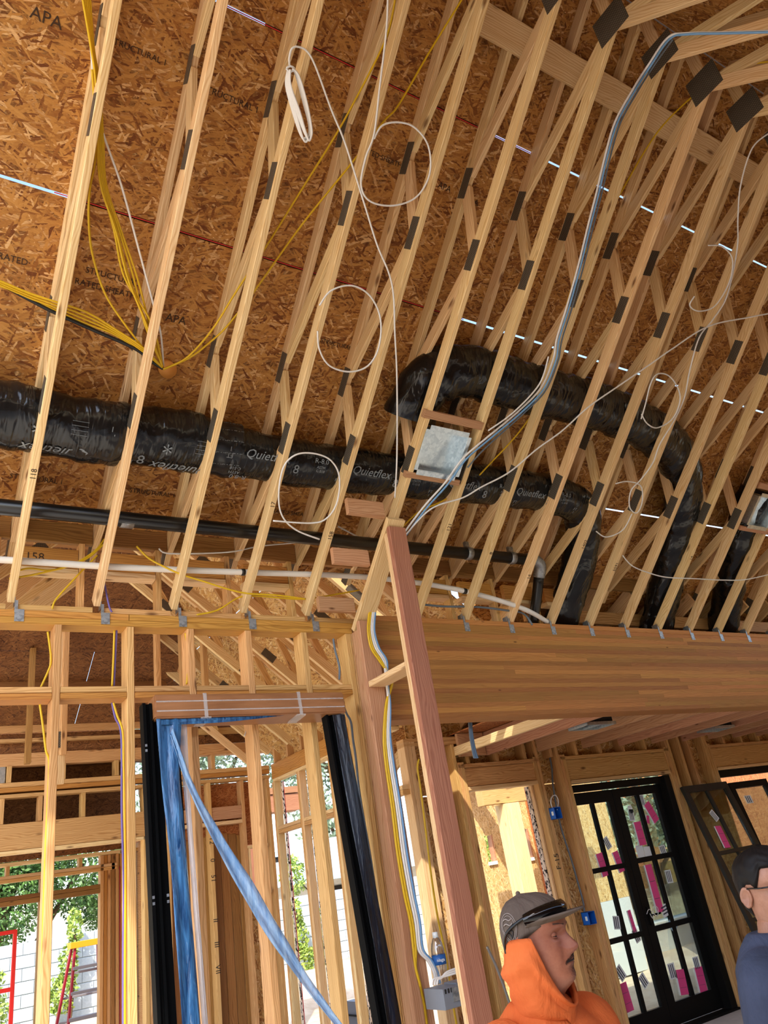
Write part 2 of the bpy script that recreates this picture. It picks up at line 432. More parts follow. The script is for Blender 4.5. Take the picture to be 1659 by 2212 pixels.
floor = box('floor', (-4, -2.2, -.12), (13, 7.0, 0), 'slab', None, .0); floor2 = box('floor', (-4, 7.001, -.12), (4.585, 12.13, 0), 'slab', None, .0); tag(floor2, 'pale concrete floor slab of the far room', kind='structure'); tag(floor, 'grey concrete floor slab of the house under construction', kind='structure')
ceiling = empty('ceiling', (0, 0, 5), 'strand board roof sheathing over the trusses', kind='structure')
PL = 2.53
def panel(x0, x1, ya, yb, mirrored=False, c=CO, parent=ceiling, mat='osb'):
    g = 0.
    p0, p1 = sl((x0 + x1) / 2, ya, c), sl((x0 + x1) / 2, yb, c)
    nrm, al = NRM.copy(), (p0 - p1).normalized()
    ctr = (p0 + p1) / 2; ln = (p0 - p1).length
    if mirrored: ctr = mir(ctr); nrm = Vector((0, -SL, 1)).normalized(); al = Vector((0, 1, SL)).normalized()
    m = Matrix((Vector((1, 0, 0)), nrm.cross(Vector((1, 0, 0))), nrm)).transposed().to_4x4(); m.translation = ctr + nrm * .007
    return put('strand_board', stick_mesh(x1 - x0 - 2 * g, ln - (0 if mirrored else .006), .013, mat, .0008), None, parent, m)
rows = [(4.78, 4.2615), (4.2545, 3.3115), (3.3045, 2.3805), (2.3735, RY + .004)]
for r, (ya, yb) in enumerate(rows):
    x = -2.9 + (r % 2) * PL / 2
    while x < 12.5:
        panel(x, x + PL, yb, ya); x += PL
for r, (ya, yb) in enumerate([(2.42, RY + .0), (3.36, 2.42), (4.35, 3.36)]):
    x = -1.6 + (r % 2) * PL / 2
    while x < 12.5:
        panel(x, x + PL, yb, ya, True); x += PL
panel(2.62, 4.70, 4.95, 4.785)
# strips added over seams and ridge to block daylight, the red chalk lines beside the seams
for yy, xa, xb in ((3.308, .62, 3.35), (2.377, 1.45, 3.05), (4.258, -2.5, 5.2), (RY, -2.8, 12.4)):
    lum('seam_light_block', sl(xa, yy, CO + .03), sl(xb, yy, CO + .03), .12, .003, 'ink', ceiling, NRM)
for yy, xa, xb in ((3.30, .5, 3.4), (2.372, 1.2, 3.6)):
    lum('chalk_line', sl(xa, yy + .006, CO - .002), sl(xb, yy + .006, CO - .002), .006, .002, 'red', ceiling, NRM)
# stamps printed on the boards
def stamp(txt, size, X, Y, c=CO, flip=False, parent=ceiling, mat='ink'):
    r = Vector((-1, 0, 0)) if flip else Vector((1, 0, 0)); u = ALN * (-1 if flip else 1)
    text('stamp', txt, size, mat, sl(X, Y, c) - NRM * .0025, r, u, parent)
def stamp_px(txt, size, px, py, flip=False):
    p = onS(px, py, CO); stamp(txt, size, p.x, p.y, CO, flip)
for t, s, px, py in (('APA', .085, 100, 40), ('RATED SHEATHING', .05, 245, 628), ('STRUCTURAL 1', .05, 250, 600), ('STRUCTURAL 1', .045, 300, 112),
                     ('STRUCTURAL 1', .05, 500, 215), ('APA', .07, 380, 690), ('STRUCTURAL 1', .045, 330, 1065), ('RATED SHEATHING', .045, 640, 1110), ('STRUCTURAL 1', .04, 730, 745),
                     ('RATED SHEATHING', .045, 835, 345), ('APA', .06, 960, 405), ('STRUCTURAL 1', .045, 80, 1035), ('RATED', .05, 28, 560), ('APA', .06, 1020, 435)):
    stamp_px(t, s, px, py)
# brace boards lying under the top chords
for xa, xb in ((2.72, 7.02), (7.03, 12.0)):
    lum('brace_board', sl(xa, 1.885, 8.405), sl(xb, 1.885, 8.405), .185, .036, 'pine', ceiling, NRM)

def tie_mesh():
    bm = bmesh.new()
    bm_box(bm, (-.026, -.0035, -.075), (.026, 0, .0)); bm_box(bm, (-.028, -.005, -.02), (-.010, .0, .055)); bm_box(bm, (-.028, -.004, .03), (-.0255, .06, .075))
    for x, z in ((-.012, -.055), (.012, -.055), (-.012, -.03), (.012, -.035), (0, -.015)): bm_box(bm, (x - .004, -.0055, z - .004), (x + .004, -.003, z + .004))
    return finish(bm, 'tie')
TIE = tie_mesh(); TIE.materials.append(M['tie'])
GP = {}
def plate(name, ctr, L, Wd, axis, parent):
    """toothed steel plate on the side face of a truss; axis = in-plane long direction"""
    key = (L, Wd)
    if key not in GP: GP[key] = stick_mesh(L, .003, Wd, 'gusset', .0005)
    ax = Vector(axis).normalized(); y = Vector((1, 0, 0)); z = ax.cross(y)
    m = Matrix((ax, y, z)).transposed().to_4x4(); m.translation = ctr
    return put(name, GP[key], None, parent, m)
CH_T, CH_D = .040, .089
def truss(i):
    X = TX(i)
    lab = {0: 'pale pine roof truss nearest the left edge of the photo', 1: 'pale pine roof truss crossing just left of the yellow cable plug',
           2: 'pale pine roof truss just right of the yellow cable plug', 3: 'pale pine roof truss directly beside the hanging white cable coil',
           4: 'pale pine roof truss that stands over the right side of the wrapped door frame', 5: 'pale pine roof truss landing at the head of the reddish post',
           6: 'pale pine roof truss left of the open steel duct box at the middle', 7: 'pale pine roof truss right of the open steel duct box at the middle'}.get(i)
    if lab is None: lab = 'pale pine roof truss on the thick glued beam, %s from the reddish post' % ORD[i - 6]
    t = empty('roof_truss', (X, WY, 3.66), lab, 'roof truss', 'roof trusses')
    P = lambda Y, c: sl(X, Y, c)
    T1, B1, T2, B2 = P(2.625, CT), P(2.72, CB), P(3.765, CT), P(3.815, CB)
    A, R = P(RY, CB), P(RY, CT)
    a = P(RY + .03, CB)
    lum('bottom_chord', P(4.755, CB), a, CH_T, CH_D, 'pine', t, NRM)
    lum('top_chord', P(4.93, CT), P(RY + .03, CT), CH_T, CH_D, 'pine', t, NRM)
    lum('bottom_chord', mir(P(4.3, CB)), mir(a), CH_T, CH_D, 'pine', t, (0, -SL, 1))
    lum('top_chord', mir(P(4.3, CT)), mir(P(RY + .03, CT)), CH_T, CH_D, 'pine', t, (0, -SL, 1))
    def web(p, q, s0=.045, s1=.045):
        d = (q - p).normalized(); lum('web', p + d * s0, q - d * s1, CH_T * .93, .085, 'pine', t, (0, d.z, -d.y))
    web(B1, T1, .05, .05); web(T1, A, .06, .08); web(B1, T2, .06, .06); web(B2, T2, .05, .05); web(B2, P(4.86, CT), .06, .06); web(A, R, .08, .07)
    web(mir(T1), A, .06, .08); web(mir(B1), mir(T1), .05, .05); web(mir(B1), mir(T2), .06, .06)
    fx = Vector((-(CH_T / 2 + .0015), 0, 0)); up = NRM * .012
    for p, s in ((B1, 1), (B2, 1), (T1, -1), (T2, -1)):
        plate('gusset_plate', p + fx + up * s, .205, .085, ALN, t)
    plate('gusset_plate', A + fx + Vector((0, 0, .015)), .235, .235, Vector((0, 0, 1)), t)
    plate('gusset_plate', P(4.87, CT) + fx, .18, .085, ALN, t)
    for p in (T1, B1): plate('gusset_plate', mir(p) + fx, .205, .085, Vector((0, 1, SL)), t)
    side = .045 if i <= 4 else -.025
    m = Matrix.Translation((X + side, WY - .001, 3.63 if i <= 4 else 3.675)) @ (Matrix.Diagonal((1, 1, 1, 1)) if i <= 4 else Matrix.Identity(4))
    put('hurricane_tie', TIE, None, t, m)
    if i in (0, 3, 4, 6, 7, 8, 9, 10, 12):
        q = P(4.15 + (i % 3) * .13, CB) - NRM * (CH_D / 2 + .0004)
        text('pencil_mark', {0: '118', 3: '17', 4: '158', 6: '121', 7: '8', 8: '14', 9: '1402', 10: '5591', 12: '14'}[i], .045, 'ink', q, ALN, (-1, 0, 0), t)
    return t
for i in range(0, 19): truss(i)

# ------------------------------------------------------------------ long stud wall on the left, under the trusses
wl = empty('wall_left', (1.5, WY, 0), 'stud wall with double top plate under the roof trusses', kind='structure')
YB = WY + .135
def bx(name, x0, x1, z0, z1, mat, parent, y0=WY, y1=YB, along=0): return box(name, (x0, y0, z0), (x1, y1, z1), mat, parent, .003, along)
bx('top_plate', -1.6, 1.27, 3.587, 3.628, 'orange', wl); bx('top_plate', 1.274, 2.985, 3.587, 3.628, 'orange', wl); bx('top_plate', -1.6, 2.9, 3.545, 3.586, 'orange', wl)
bx('bottom_plate', -1.6, 3.0, 0, .04, 'pine2', wl)
studs = [(-.86, -.818), (-.43, -.388), (0.0, .042), (.42, .462), (.833, .875), (1.258, 1.302), (1.648, 1.692), (2.052, 2.096), (2.478, 2.522), (2.842, 2.886), (2.889, 2.912)]
for a, b in studs: bx('stud', a, b, .041, 3.544, 'pine2', wl, along=2)
for (a, b), (c, d) in zip(studs[:-2], studs[1:-1]):
    bx('block', b + .002, c - .002, 3.094, 3.129, 'orange', wl); bx('block', b + .002, c - .002, 3.132, 3.167, 'pine2', wl, WY + .004)
for i in range(-2, 5):
    bx('sill_block', TX(i) + .03, TX(i + 1) - .03, 3.630, 3.668, 'pine2', wl, WY + .012)
for i in range(0, 10):
    X = TX(i) - .073
    if i in (5,): continue
    b0 = 3.63 if i < 5 else 3.705
    bx('pony_stud', X - .036, X, b0, 4.115, 'pine2', wl, WY + .05, WY + .135, 2)
    if i not in (4, 5): bx('header_board', X + .105, TX(i + 1) - .113, 3.935, 4.07, 'orange', wl, WY + .055, WY + .095)
    if i not in (4, 5): bx('flat_block', X + .105, TX(i + 1) - .113, 3.897, 3.932, 'pine', wl, WY + .045, WY + .135)
for i in range(-1, 12):
    box('frieze_board', (TX(i) + .023, 4.765, 4.12), (TX(i + 1) - .023, 4.803, 4.262), 'brownp', wl)
q = onY(75, 1207, WY + .054); text('pencil_mark', '158', .075, 'ink', Vector((q.x, WY + .0535, 4.0)), (1, 0, 0), (0, 0, 1), wl)

# stub wall with the reddish post in front of the beam
wc = empty('wall_center', (2.96, 4.3, 0), 'short stub wall of reddish posts at the end of the glued beam', kind='structure')
box('post', (2.893, 4.0, 0), (3.035, 4.042, 4.105), 'redfir', wc, .004, 2)
box('post', (2.885, 4.56, 0), (3.025, 4.602, 3.60), 'fir', wc, .004, 2)
box('packing_stud', (2.893, 4.044, 0), (3.035, 4.085, 4.07), 'pine', wc, .003, 2)
box('packing_stud', (2.893, 4.604, 0), (3.028, 4.692, 3.545), 'fir', wc, .003, 2)
box('fire_block', (2.893, 4.087, 3.107), (3.035, 4.558, 3.147), 'pine', wc, .003, 1)
lum('sloping_plate', sl(2.955, 3.99, 7.755), sl(2.955, 4.66, 7.755), .145, .042, 'pine', wc, NRM)
for (px, py), hgt in (((797, 1100), .12), ((742, 1203), .12), ((722, 1307), .11)):
    p = onS(px, py, 7.86); box('blocking', (TX(4) + .025, p.y - .02, p.z - hgt / 2), (2.88, p.y + .02, p.z + hgt / 2), 'fir', wc)

# ------------------------------------------------------------------ glued beam
beam = empty('glued_beam', (7.5, 4.8, 2.9), 'deep glued laminated timber beam running right from the reddish post', 'beam')
nl = 20; hz = .0376
for k in range(nl):
    z0 = 2.903 + k * hz; xs = [3.045]
    while xs[-1] < 12: xs.append(min(12, xs[-1] + random.uniform(1.2, 4.2)))
    for a, b in zip(xs[:-1], xs[1:]): box('lamination', (a, WY + random.uniform(0, .0015), z0), (b, WY + .2, z0 + hz), 'glulam', beam, .0006)
box('top_plate', (3.045, WY - .002, 2.903 + nl * hz + .001), (12, WY + .2, 3.70), 'glulam', beam)

# ------------------------------------------------------------------ right room behind the beam
BY = 6.65; BZ = BY + .135
wb = empty('wall_back', (7, BY, 0), 'far stud wall behind the glued beam with window and door openings', kind='structure')
def bb(name, x0, x1, z0, z1, mat='pine2', y0=BY, y1=BZ, along=None):
    if along is None: along = 2 if (z1 - z0) > (x1 - x0) else 0
    return box(name, (x0, y0, z0), (x1, y1, z1), mat, wb, .003, along)
bb('bottom_plate', 4.535, 6.735, 0, .04); bb('bottom_plate', 8.49, 9.45, 0, .04)
for X in (4.535, 4.58, 4.625): bb('stud', X, X + .042, .042, 3.1, 'pine')
for X in (4.93, 5.125, 5.168, 5.212, 6.236, 6.281, 6.60, 6.645, 6.69, 8.49, 8.535, 8.58, 8.80, 8.98, 9.31, 9.355, 9.40): bb('stud', X, X + .042, .042, 2.86 if X not in (5.125, 6.281, 6.60, 8.58, 8.80, 8.98, 9.31) else 3.05)
for a, b, z in ((5.257, 6.232, 2.57), (6.735, 8.488, 2.535), (9.45, 12, 2.51)):
    bb('head_plate', a, b, z + .002, z + .04, 'pine'); bb('header', a - .04, b + .04, z + .045, 2.80, 'pine2', BY + .02); bb('header_plate', a - .08, b + .08, 2.803, 2.842)
bb('sill', 5.257, 6.232, .36, .40, 'pine'); bb('sill', 5.257, 6.232, .315, .356)
for X in np.arange(5.3, 12, .405):
    if not 8.6 < X < 9.3: bb('cripple_stud', X, X + .04, 2.845, 3.05, 'pine2')
bb('top_plate', 4.535, 12, 3.052, 3.09); bb('top_plate', 4.535, 12, 3.092, 3.13)
def sheath(x0, x1, z0, z1, y=BZ + .002): box('strand_board', (x0, y, z0), (x1, y + .012, z1), 'osbw', wb, .0008)
sheath(4.67, 5.255, -.1, 2.57); sheath(4.67, 8.6, 2.58, 3.5); sheath(6.236, 6.735, -.1, 2.57); sheath(8.49, 9.45, -.1, 2.57); sheath(8.605, 12, 2.55, 3.5); sheath(5.257, 6.232, -.1, .38)
# raw board edges and red flashing inside the window opening
OE = NB('flecked_board_edge')
def _oe():
    k = OE; tc = k.n('TexCoord'); v = k.n('TexVoronoi'); k.set(v, Scale=1.0); k.l(k.vmath('MULTIPLY', tc.outputs['Object'], (45, 90, 90)), v.inputs['Vector'])
    sp = k.n('SeparateColor'); k.l(v.outputs['Color'], sp.inputs[0])
    k.l(k.ramp(sp.outputs[0], [(.30, lin('#2a211b')), (.42, lin('#e6d2bd'))]), k.b.inputs['Base Color']); k.set(k.b, Roughness=.8)
    M['edge'] = k.m
_oe()
bb('jamb_board', 6.205, 6.234, .40, 2.57, 'pine', BZ - .045, BZ - .002); bb('jamb_edge', 6.19, 6.233, .40, 2.57, 'edge', BZ, BZ + .06); bb('flashing', 6.195, 6.230, .40, 2.57, 'red', BZ + .062, BZ + .07)
bb('jamb_board', 5.257, 5.275, .40, 2.57, 'pine', BZ - .045, BZ - .002)
bb('jamb_edge', 9.43, 9.455, 0, 2.5, 'edge', BZ, BZ + .06)
text('marker_note', 'F-15', .09, 'marker', (6.258, BY - .0006, 1.78), (0, 0, 1), (-1, 0, 0), wb)
# ceiling joists of the right room
cr = empty('ceiling_right', (7, 5.8, 2.9), 'reddish ceiling joists between the glued beam and the far wall', kind='structure')
for X in (5.56, 6.33, 7.05, 7.68, 8.29, 8.89, 9.45, 10.0, 10.55, 11.1): box('ceiling_joist', (X, WY + .205, 2.912), (X + .045, BY - .003, 3.15), 'fir', cr, .003, 1)
box('ceiling_joist', (5.155, WY + .205, 2.93), (5.2, BY - .003, 3.02), 'pine', cr, .003, 1)
for X in (5.2, 7.7, 10.2): box('strand_board', (X, WY + .205, 3.155), (X + 2.495, BZ, 3.167), 'osbr', cr, .0008)
box('rim_board', (5.2, BY - .002 - .04, 2.915), (5.55, BY - .003, 3.15), 'fir', cr)
for j, (px, py) in enumerate(((1487, 1580), (1185, 1563))):
    p = onZ(px, py, 2.905)
    X = (8.34 if j == 0 else 5.61); Yc = p.y if j == 0 else 5.35
    g = empty('ceiling_register', (X + .27, Yc, 2.91), ['flat grey steel register between ceiling joists near the leaning panel', 'small grey steel register beside the pale ledger next to the beam'][j], 'register', 'ceiling registers')
    W = .13; a, b = X + .07, X + .47
    for (lo, hi) in (((a, Yc - W, 2.90), (b, Yc - W + .02, 2.93)), ((a, Yc + W - .02, 2.90), (b, Yc + W, 2.93)), ((a, Yc - W, 2.90), (a + .02, Yc + W, 2.93)), ((b - .02, Yc - W, 2.90), (b, Yc + W, 2.93)), (((a + b) / 2 - .01, Yc - W, 2.90), ((a + b) / 2 + .01, Yc + W, 2.925))):
        box('flange', lo, hi, 'galv', g, .001)
    box('duct_can', (a + .02, Yc - W + .02, 2.93), (b - .02, Yc + W - .02, 3.10), 'darkin', g)
wr_ = box('shade_wall_right', (12.4, -2.3, 0), (12.55, 7.0, 4.2), 'osbw'); tag(wr_, 'strand board wall added far to the right to block light, out of view', kind='structure')  # unseen wall added to keep sky light off the right side
wfr = box('shade_wall_front', (-4.0, -2.45, 0), (12.55, -2.3, 4.2), 'osbd'); tag(wfr, 'unseen strand board wall added behind the camera to block light', kind='structure')  # unseen wall added to cut light from behind, dark to bounce little
# low roof over the right room
rr_ = empty('roof_right', (8, 6, 3.9), 'low strand board roof over the attic behind the beam', kind='structure')
for X in np.arange(4.62, 12.3, 2.44):
    a, b = Vector((X + 1.22, 4.775, 4.262)), Vector((X + 1.22, 7.6, 3.05)); d = (b - a).normalized()
    m = Matrix((Vector((1, 0, 0)), d, Vector((1, 0, 0)).cross(d))).transposed().to_4x4(); m.translation = (a + b) / 2
    put('strand_board', stick_mesh(2.436, (b - a).length, .013, 'osb', .0008), None, rr_, m)
for i in range(9, 20):
    X = TX(i) - .09
    lum('rafter', (X, 4.85, 4.14), (X, 7.5, 3.0), .04, .14, 'pine', rr_, (0, .3, 1)); lum('strut', (X + .05, 5.15, 3.86), (X + .05, 5.75, 3.2), .04, .085, 'pine', rr_, (0, 1, .9))
box('purlin', (5.0, 5.0, 3.84), (12, 5.04, 3.97), 'pine2', rr_)

# ------------------------------------------------------------------ left room: window wall on its right, end wall, roof
SX = 4.45; SXB = SX + .09
ws = empty('wall_side', (SX, 8, 0), 'window wall of the far room seen between the studs', kind='structure')
def sb(name, y0, y1, z0, z1, mat='pine2', x0=SX, x1=SXB):
    return box(name, (x0, y0, z0), (x1, y1, z1), mat, ws, .003, 2 if (z1 - z0) > (y1 - y0) else 1)
wins = [(6.665, 7.26), (7.36, 8.04), (8.13, 8.88), (8.97, 9.62)]
sb('header', 6.65, 9.70, 3.275, 3.465, 'orange', SX + .01, SX + .06); sb('head_plate', 6.7, 9.66, 3.235, 3.273, 'pine'); sb('bottom_plate', 6.65, 9.7, 0, .04)
ed = [6.65] + [v for p in wins for v in p] + [9.70]
for a, b in list(zip(ed[::2], ed[1::2]))[1:]:
    n = max(1, round((b - a) / .045)); w_ = (b - a) / n
    for k in range(n): sb('stud', a + k * w_, a + (k + 1) * w_ - .002, .041, 3.234, 'pine2' if k % 2 else 'pine')
for a, b in wins:
    sb('transom', a + .002, b - .002, 2.60, 2.645, 'pine2'); sb('transom', a + .002, b - .002, 2.648, 2.69, 'pine'); sb('sill', a + .002, b - .002, .06, .10, 'pine')
    sb('jamb_edge', b - .03, b - .001, .1, 3.23, 'edge', SXB + .001, SXB + .022); sb('flashing', b - .028, b - .003, .1, 3.23, 'red', SXB + .023, SXB + .032)
for Y in np.arange(6.75, 9.7, .40): sb('cripple_stud', Y, Y + .042, 3.468, 4.1, 'pine2')
for Y in (6.65, 8.2): box('strand_board', (SXB + .002, Y, 3.25), (SXB + .014, min(Y + 1.548, 9.72), 4.0), 'osbw', ws, .0008)
sb('top_plate', 5.3, 9.72, 4.10, 4.14)

EY = 9.72; EYB = EY + .135
we = empty('wall_end', (1.5, EY, 0), 'end wall of the far room with a wide opening under a beam', kind='structure')
def eb(name, x0, x1, z0, z1, mat='pine2', y0=EY, y1=EYB):
    return box(name, (x0, y0, z0), (x1, y1, z1), mat, we, .003, 2 if (z1 - z0) > (x1 - x0) else 0)
eb('opening_beam', -1.2, 2.82, 2.76, 3.03, 'pine2', EY - .01, EYB); eb('beam_plate', -1.2, 2.82, 2.72, 2.757, 'pine')
eb('top_plate', -1.2, 4.44, 3.30, 3.338); eb('top_plate', -1.2, 4.44, 3.36, 3.41, 'orange'); eb('top_plate', -1.2, 4.44, 3.413, 3.462)
for X in (-.6, .22, .74, 1.23, 1.62, 2.08, 2.56): eb('cripple_stud', X, X + .045, 3.033, 3.298)
for X in (2.78, 2.83, 3.05, 3.58, 4.02, 4.05 + .33): eb('stud', X, X + .045, .0 + .041, 3.298, 'pine2')
for a, b in ((2.878, 3.048), (3.097, 3.578), (3.627, 4.018)):
    eb('header_board', a, b, 2.85, 3.0, 'fir', EY + .01, EY + .05); eb('header_plate', a, b, 2.79, 2.83, 'pine')
for X in (-.3, .30, 1.28, 1.85, 2.45, 3.05, 3.65, 4.2): eb('pony_stud', X, X + .05, 3.464, 3.64)
eb('upper_beam', -1.4, 4.44, 3.642, 3.78, 'pine2', EY + .02); eb('ledger', -1.4, 3.2, 3.90, 3.935, 'pine2', EY - .03, EY + .1); eb('ledger', -1.4, 3.0, 4.0, 4.08, 'pine2', EY - .05, EY + .0)
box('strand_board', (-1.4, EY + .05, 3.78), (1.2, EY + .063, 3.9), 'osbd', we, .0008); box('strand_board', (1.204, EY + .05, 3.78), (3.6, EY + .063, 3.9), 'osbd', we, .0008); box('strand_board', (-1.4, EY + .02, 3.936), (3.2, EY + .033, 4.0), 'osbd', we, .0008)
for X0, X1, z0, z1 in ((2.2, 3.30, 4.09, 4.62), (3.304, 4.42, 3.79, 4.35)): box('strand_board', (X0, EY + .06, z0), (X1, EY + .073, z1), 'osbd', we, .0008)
eb('gable_board', 3.2, 4.42, 3.90, 3.98, 'pine2', EY, EY + .05)
# dark roof slope over the end wall, its purlins and posts
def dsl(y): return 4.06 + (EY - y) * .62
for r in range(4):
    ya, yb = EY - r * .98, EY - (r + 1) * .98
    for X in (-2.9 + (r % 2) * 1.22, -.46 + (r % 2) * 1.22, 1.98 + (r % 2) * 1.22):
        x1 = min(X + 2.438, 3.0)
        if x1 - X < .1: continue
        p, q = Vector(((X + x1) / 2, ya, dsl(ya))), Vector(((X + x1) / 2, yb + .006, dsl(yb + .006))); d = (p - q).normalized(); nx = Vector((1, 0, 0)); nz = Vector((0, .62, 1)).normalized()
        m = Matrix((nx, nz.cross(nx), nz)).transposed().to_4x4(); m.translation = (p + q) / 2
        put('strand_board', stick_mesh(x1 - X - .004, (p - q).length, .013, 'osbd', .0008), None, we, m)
for y in (9.1, 8.3, 7.45): lum('purlin', (-2.9, y, dsl(y) - .08), (2.9, y, dsl(y) - .08), .045, .14, 'brownp', we, (0, .62, 1))
for X, y, m_ in ((.92, 8.6, 'pine2'), (1.33, 8.7, 'brownp'), (1.55, 8.4, 'pine'), (1.60, 8.36, 'pine2'), (2.55, 8.3, 'pine2'), (2.8, 8.2, 'pine2'), (2.98, 8.0, 'pine2')): lum('roof_post', (X, y, 3.47 if X < 2 else 3.9), (X, y, dsl(y) - .02), .055, .09, m_, we, (0, 1, 0))
lum('roof_post', (1.57, 8.38, 3.2), (1.57, 8.38, 4.2), .10, .05, 'pine', we, (0, 1, 0))
put('gusset_plate', stick_mesh(.16, .003, .16, 'gusset', .0005), None, we, Matrix.Translation((1.52, 8.33, 3.62)))
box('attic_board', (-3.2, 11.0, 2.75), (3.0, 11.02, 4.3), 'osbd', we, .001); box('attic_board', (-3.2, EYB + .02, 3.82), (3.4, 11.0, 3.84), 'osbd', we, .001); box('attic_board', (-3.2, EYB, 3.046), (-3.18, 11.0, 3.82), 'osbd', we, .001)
for k, (a, b) in enumerate((((-5, 1345), (150, 1225)), ((-5, 1310), (110, 1218)), ((30, 1345), (170, 1240)))):
    lum('valley_rafter', onY(*a, 6.9 - .35 * k), onY(*b, 6.9 - .35 * k), .042, .12, 'pine', we, (0, 0, 1))
# boards and the small window in the end wall's right part
for k, X in enumerate(np.arange(3.10, 4.0, .11)): eb('board', X, X + .105, .05, 2.70 - (k % 3) * .02, 'brownp', EY + .14, EY + .16)
box('strand_board', (4.0, EYB + .03, .05), (4.44, EYB + .042, 1.97), 'osbw', we, .0008)
eb('window_sill', 4.06, 4.34, 1.95, 1.985, 'pine'); eb('window_jamb', 4.07, 4.10, 1.99, 2.48, 'pine'); eb('jamb_edge', 4.30, 4.335, 1.99, 2.48, 'edge', EYB, EYB + .05); eb('window_head', 4.06, 4.34, 2.48, 2.515, 'pine')
box('strand_board', (3.1, EYB + .03, 2.53), (4.44, EYB + .042, 3.3), 'osbr', we, .0008)
for z, s in ((2.62, '12'), (2.4, '0'), (2.2, '51'), (1.75, 'II'), (1.5, 'III'), (1.25, 'VII')):
    text('marker_note', s, .085, 'marker', (3.603, EY - .0008, z), (0, 0, -1), (1, 0, 0), we)
eb('tape_flag', 3.42, 3.45, 1.60, 1.72, 'bluebox', EY + .134, EY + .139)
for X, z in ((1.22, 3.55), ):
    eb('vent_can', X - .12, X + .05, 3.42, 3.66, 'galv', EY + .03, EY + .13)

# rooms beyond: joists, outer wall with tall windows
FY = 12.0; FYB = FY + .135
wf = empty('wall_far', (2, FY, 0), 'outermost stud wall with tall window openings and greenery behind', kind='structure')
def fb(name, x0, x1, z0, z1, mat='pine2', y0=FY, y1=FYB):
    return box(name, (x0, y0, z0), (x1, y1, z1), mat, wf, .003, 2 if (z1 - z0) > (x1 - x0) else 0)
fb('top_plate', -1, 3.1, 2.775, 2.82, 'pine'); fb('rail', -1, 3.06, 2.62, 2.66, 'pine'); fb('rail', -1, 3.06, 2.575, 2.617, 'pine2')
for X in (-.4, .5, 1.64, 2.55): fb('short_stud', X, X + .045, 2.662, 2.773, 'pine2')
fb('mullion_rail', -1, 2.06, 2.36, 2.41, 'brownp'); fb('mullion_rail', -1, 2.06, 2.30, 2.357, 'brownp'); fb('mullion_rail', 2.22, 2.83, 2.36, 2.41, 'brownp'); fb('mullion_rail', 2.22, 2.83, 2.30, 2.357, 'brownp')
for X in (2.065, 2.115, 2.165): fb('mullion_stud', X, X + .048, .0, 2.774 if X > 2.1 else 2.573, 'brownp', FY + .02)
for k, X in enumerate((2.835, 2.885, 2.935, 2.985, 3.04, 3.10, 3.2, 3.26)): fb('stud', X, X + .046, 0, 2.77, ['pine2', 'orange', 'pine2', 'brownp'][k % 4], FY + .01 * (k % 3))
fb('red_line', 3.085, 3.098, 0, 2.6, 'redladder', FY - .03, FY - .015)
box('side_board', (3.35, 9.9, 0), (3.39, 12.1, 2.9), 'pine2', wf, .003, 1); fb('top_plate', 3.12, 3.6, 2.78, 2.82)
for k, Y in enumerate((10.3, 10.9, 11.5)): lum('stud', (3.33, Y, 0), (3.33, Y, 2.85), .045, .09, 'pine2', wf, (1, 0, 0))
for k, X in enumerate(np.arange(-.8, 3.4, .42)): lum('ceiling_joist', (X, EYB + .01, 2.93), (X + .25, FYB, 2.93), .04, .19, 'fir', wf, (0, 0, 1))
lum('ledger', (.4, 11.0, 2.80), (2.3, 10.1, 2.83), .04, .03, 'white', wf)
box('deck_board', (-1.2, EYB + .01, 3.03), (3.6, FYB, 3.045), 'brownp', wf)

cf = empty('ceiling_far', (1.8, 7.5, 4.5), 'gabled roof framing of the far room', kind='structure')
RX, RZ, SP = 1.75, 5.86, .84
def far_pt(x, y, dz=0): return Vector((x, y, RZ - SP * abs(x - RX) + dz))
for y in np.arange(5.35, 9.7, .61):
    for sgn, xe in (((1, 4.42), (-1, -1.0)) if y < 6.7 else ((1, 4.42),)):
        ref = (SP * sgn, 0, 1)
        lum('rafter', far_pt(RX + .02 * sgn, y), far_pt(xe, y), .042, .09, 'pine', cf, ref)
        lum('lower_chord', far_pt(RX + .02 * sgn, y, -.36), far_pt(xe - .3 * sgn, y, -.36), .042, .09, 'pine', cf, ref)
        for q0, q1 in ((.5, .75), (1.1, 1.35), (1.75, 1.95)):
            lum('web', far_pt(RX + sgn * q0, y, -.05), far_pt(RX + sgn * q1, y, -.31), .038, .07, 'pine2', cf, (1, 0, .2))
        GPx = stick_mesh(.16, .003, .085, 'gusset', .0005)
        for q0 in (.75, 1.62):
            p = far_pt(RX + sgn * q0, y - .024, -.35); m = Matrix((Vector((1, 0, -SP * sgn)).normalized(), Vector((0, 1, 0)), Vector((SP * sgn, 0, 1)).normalized())).transposed().to_4x4(); m.translation = p
            put('gusset_plate', GPx, None, cf, m)
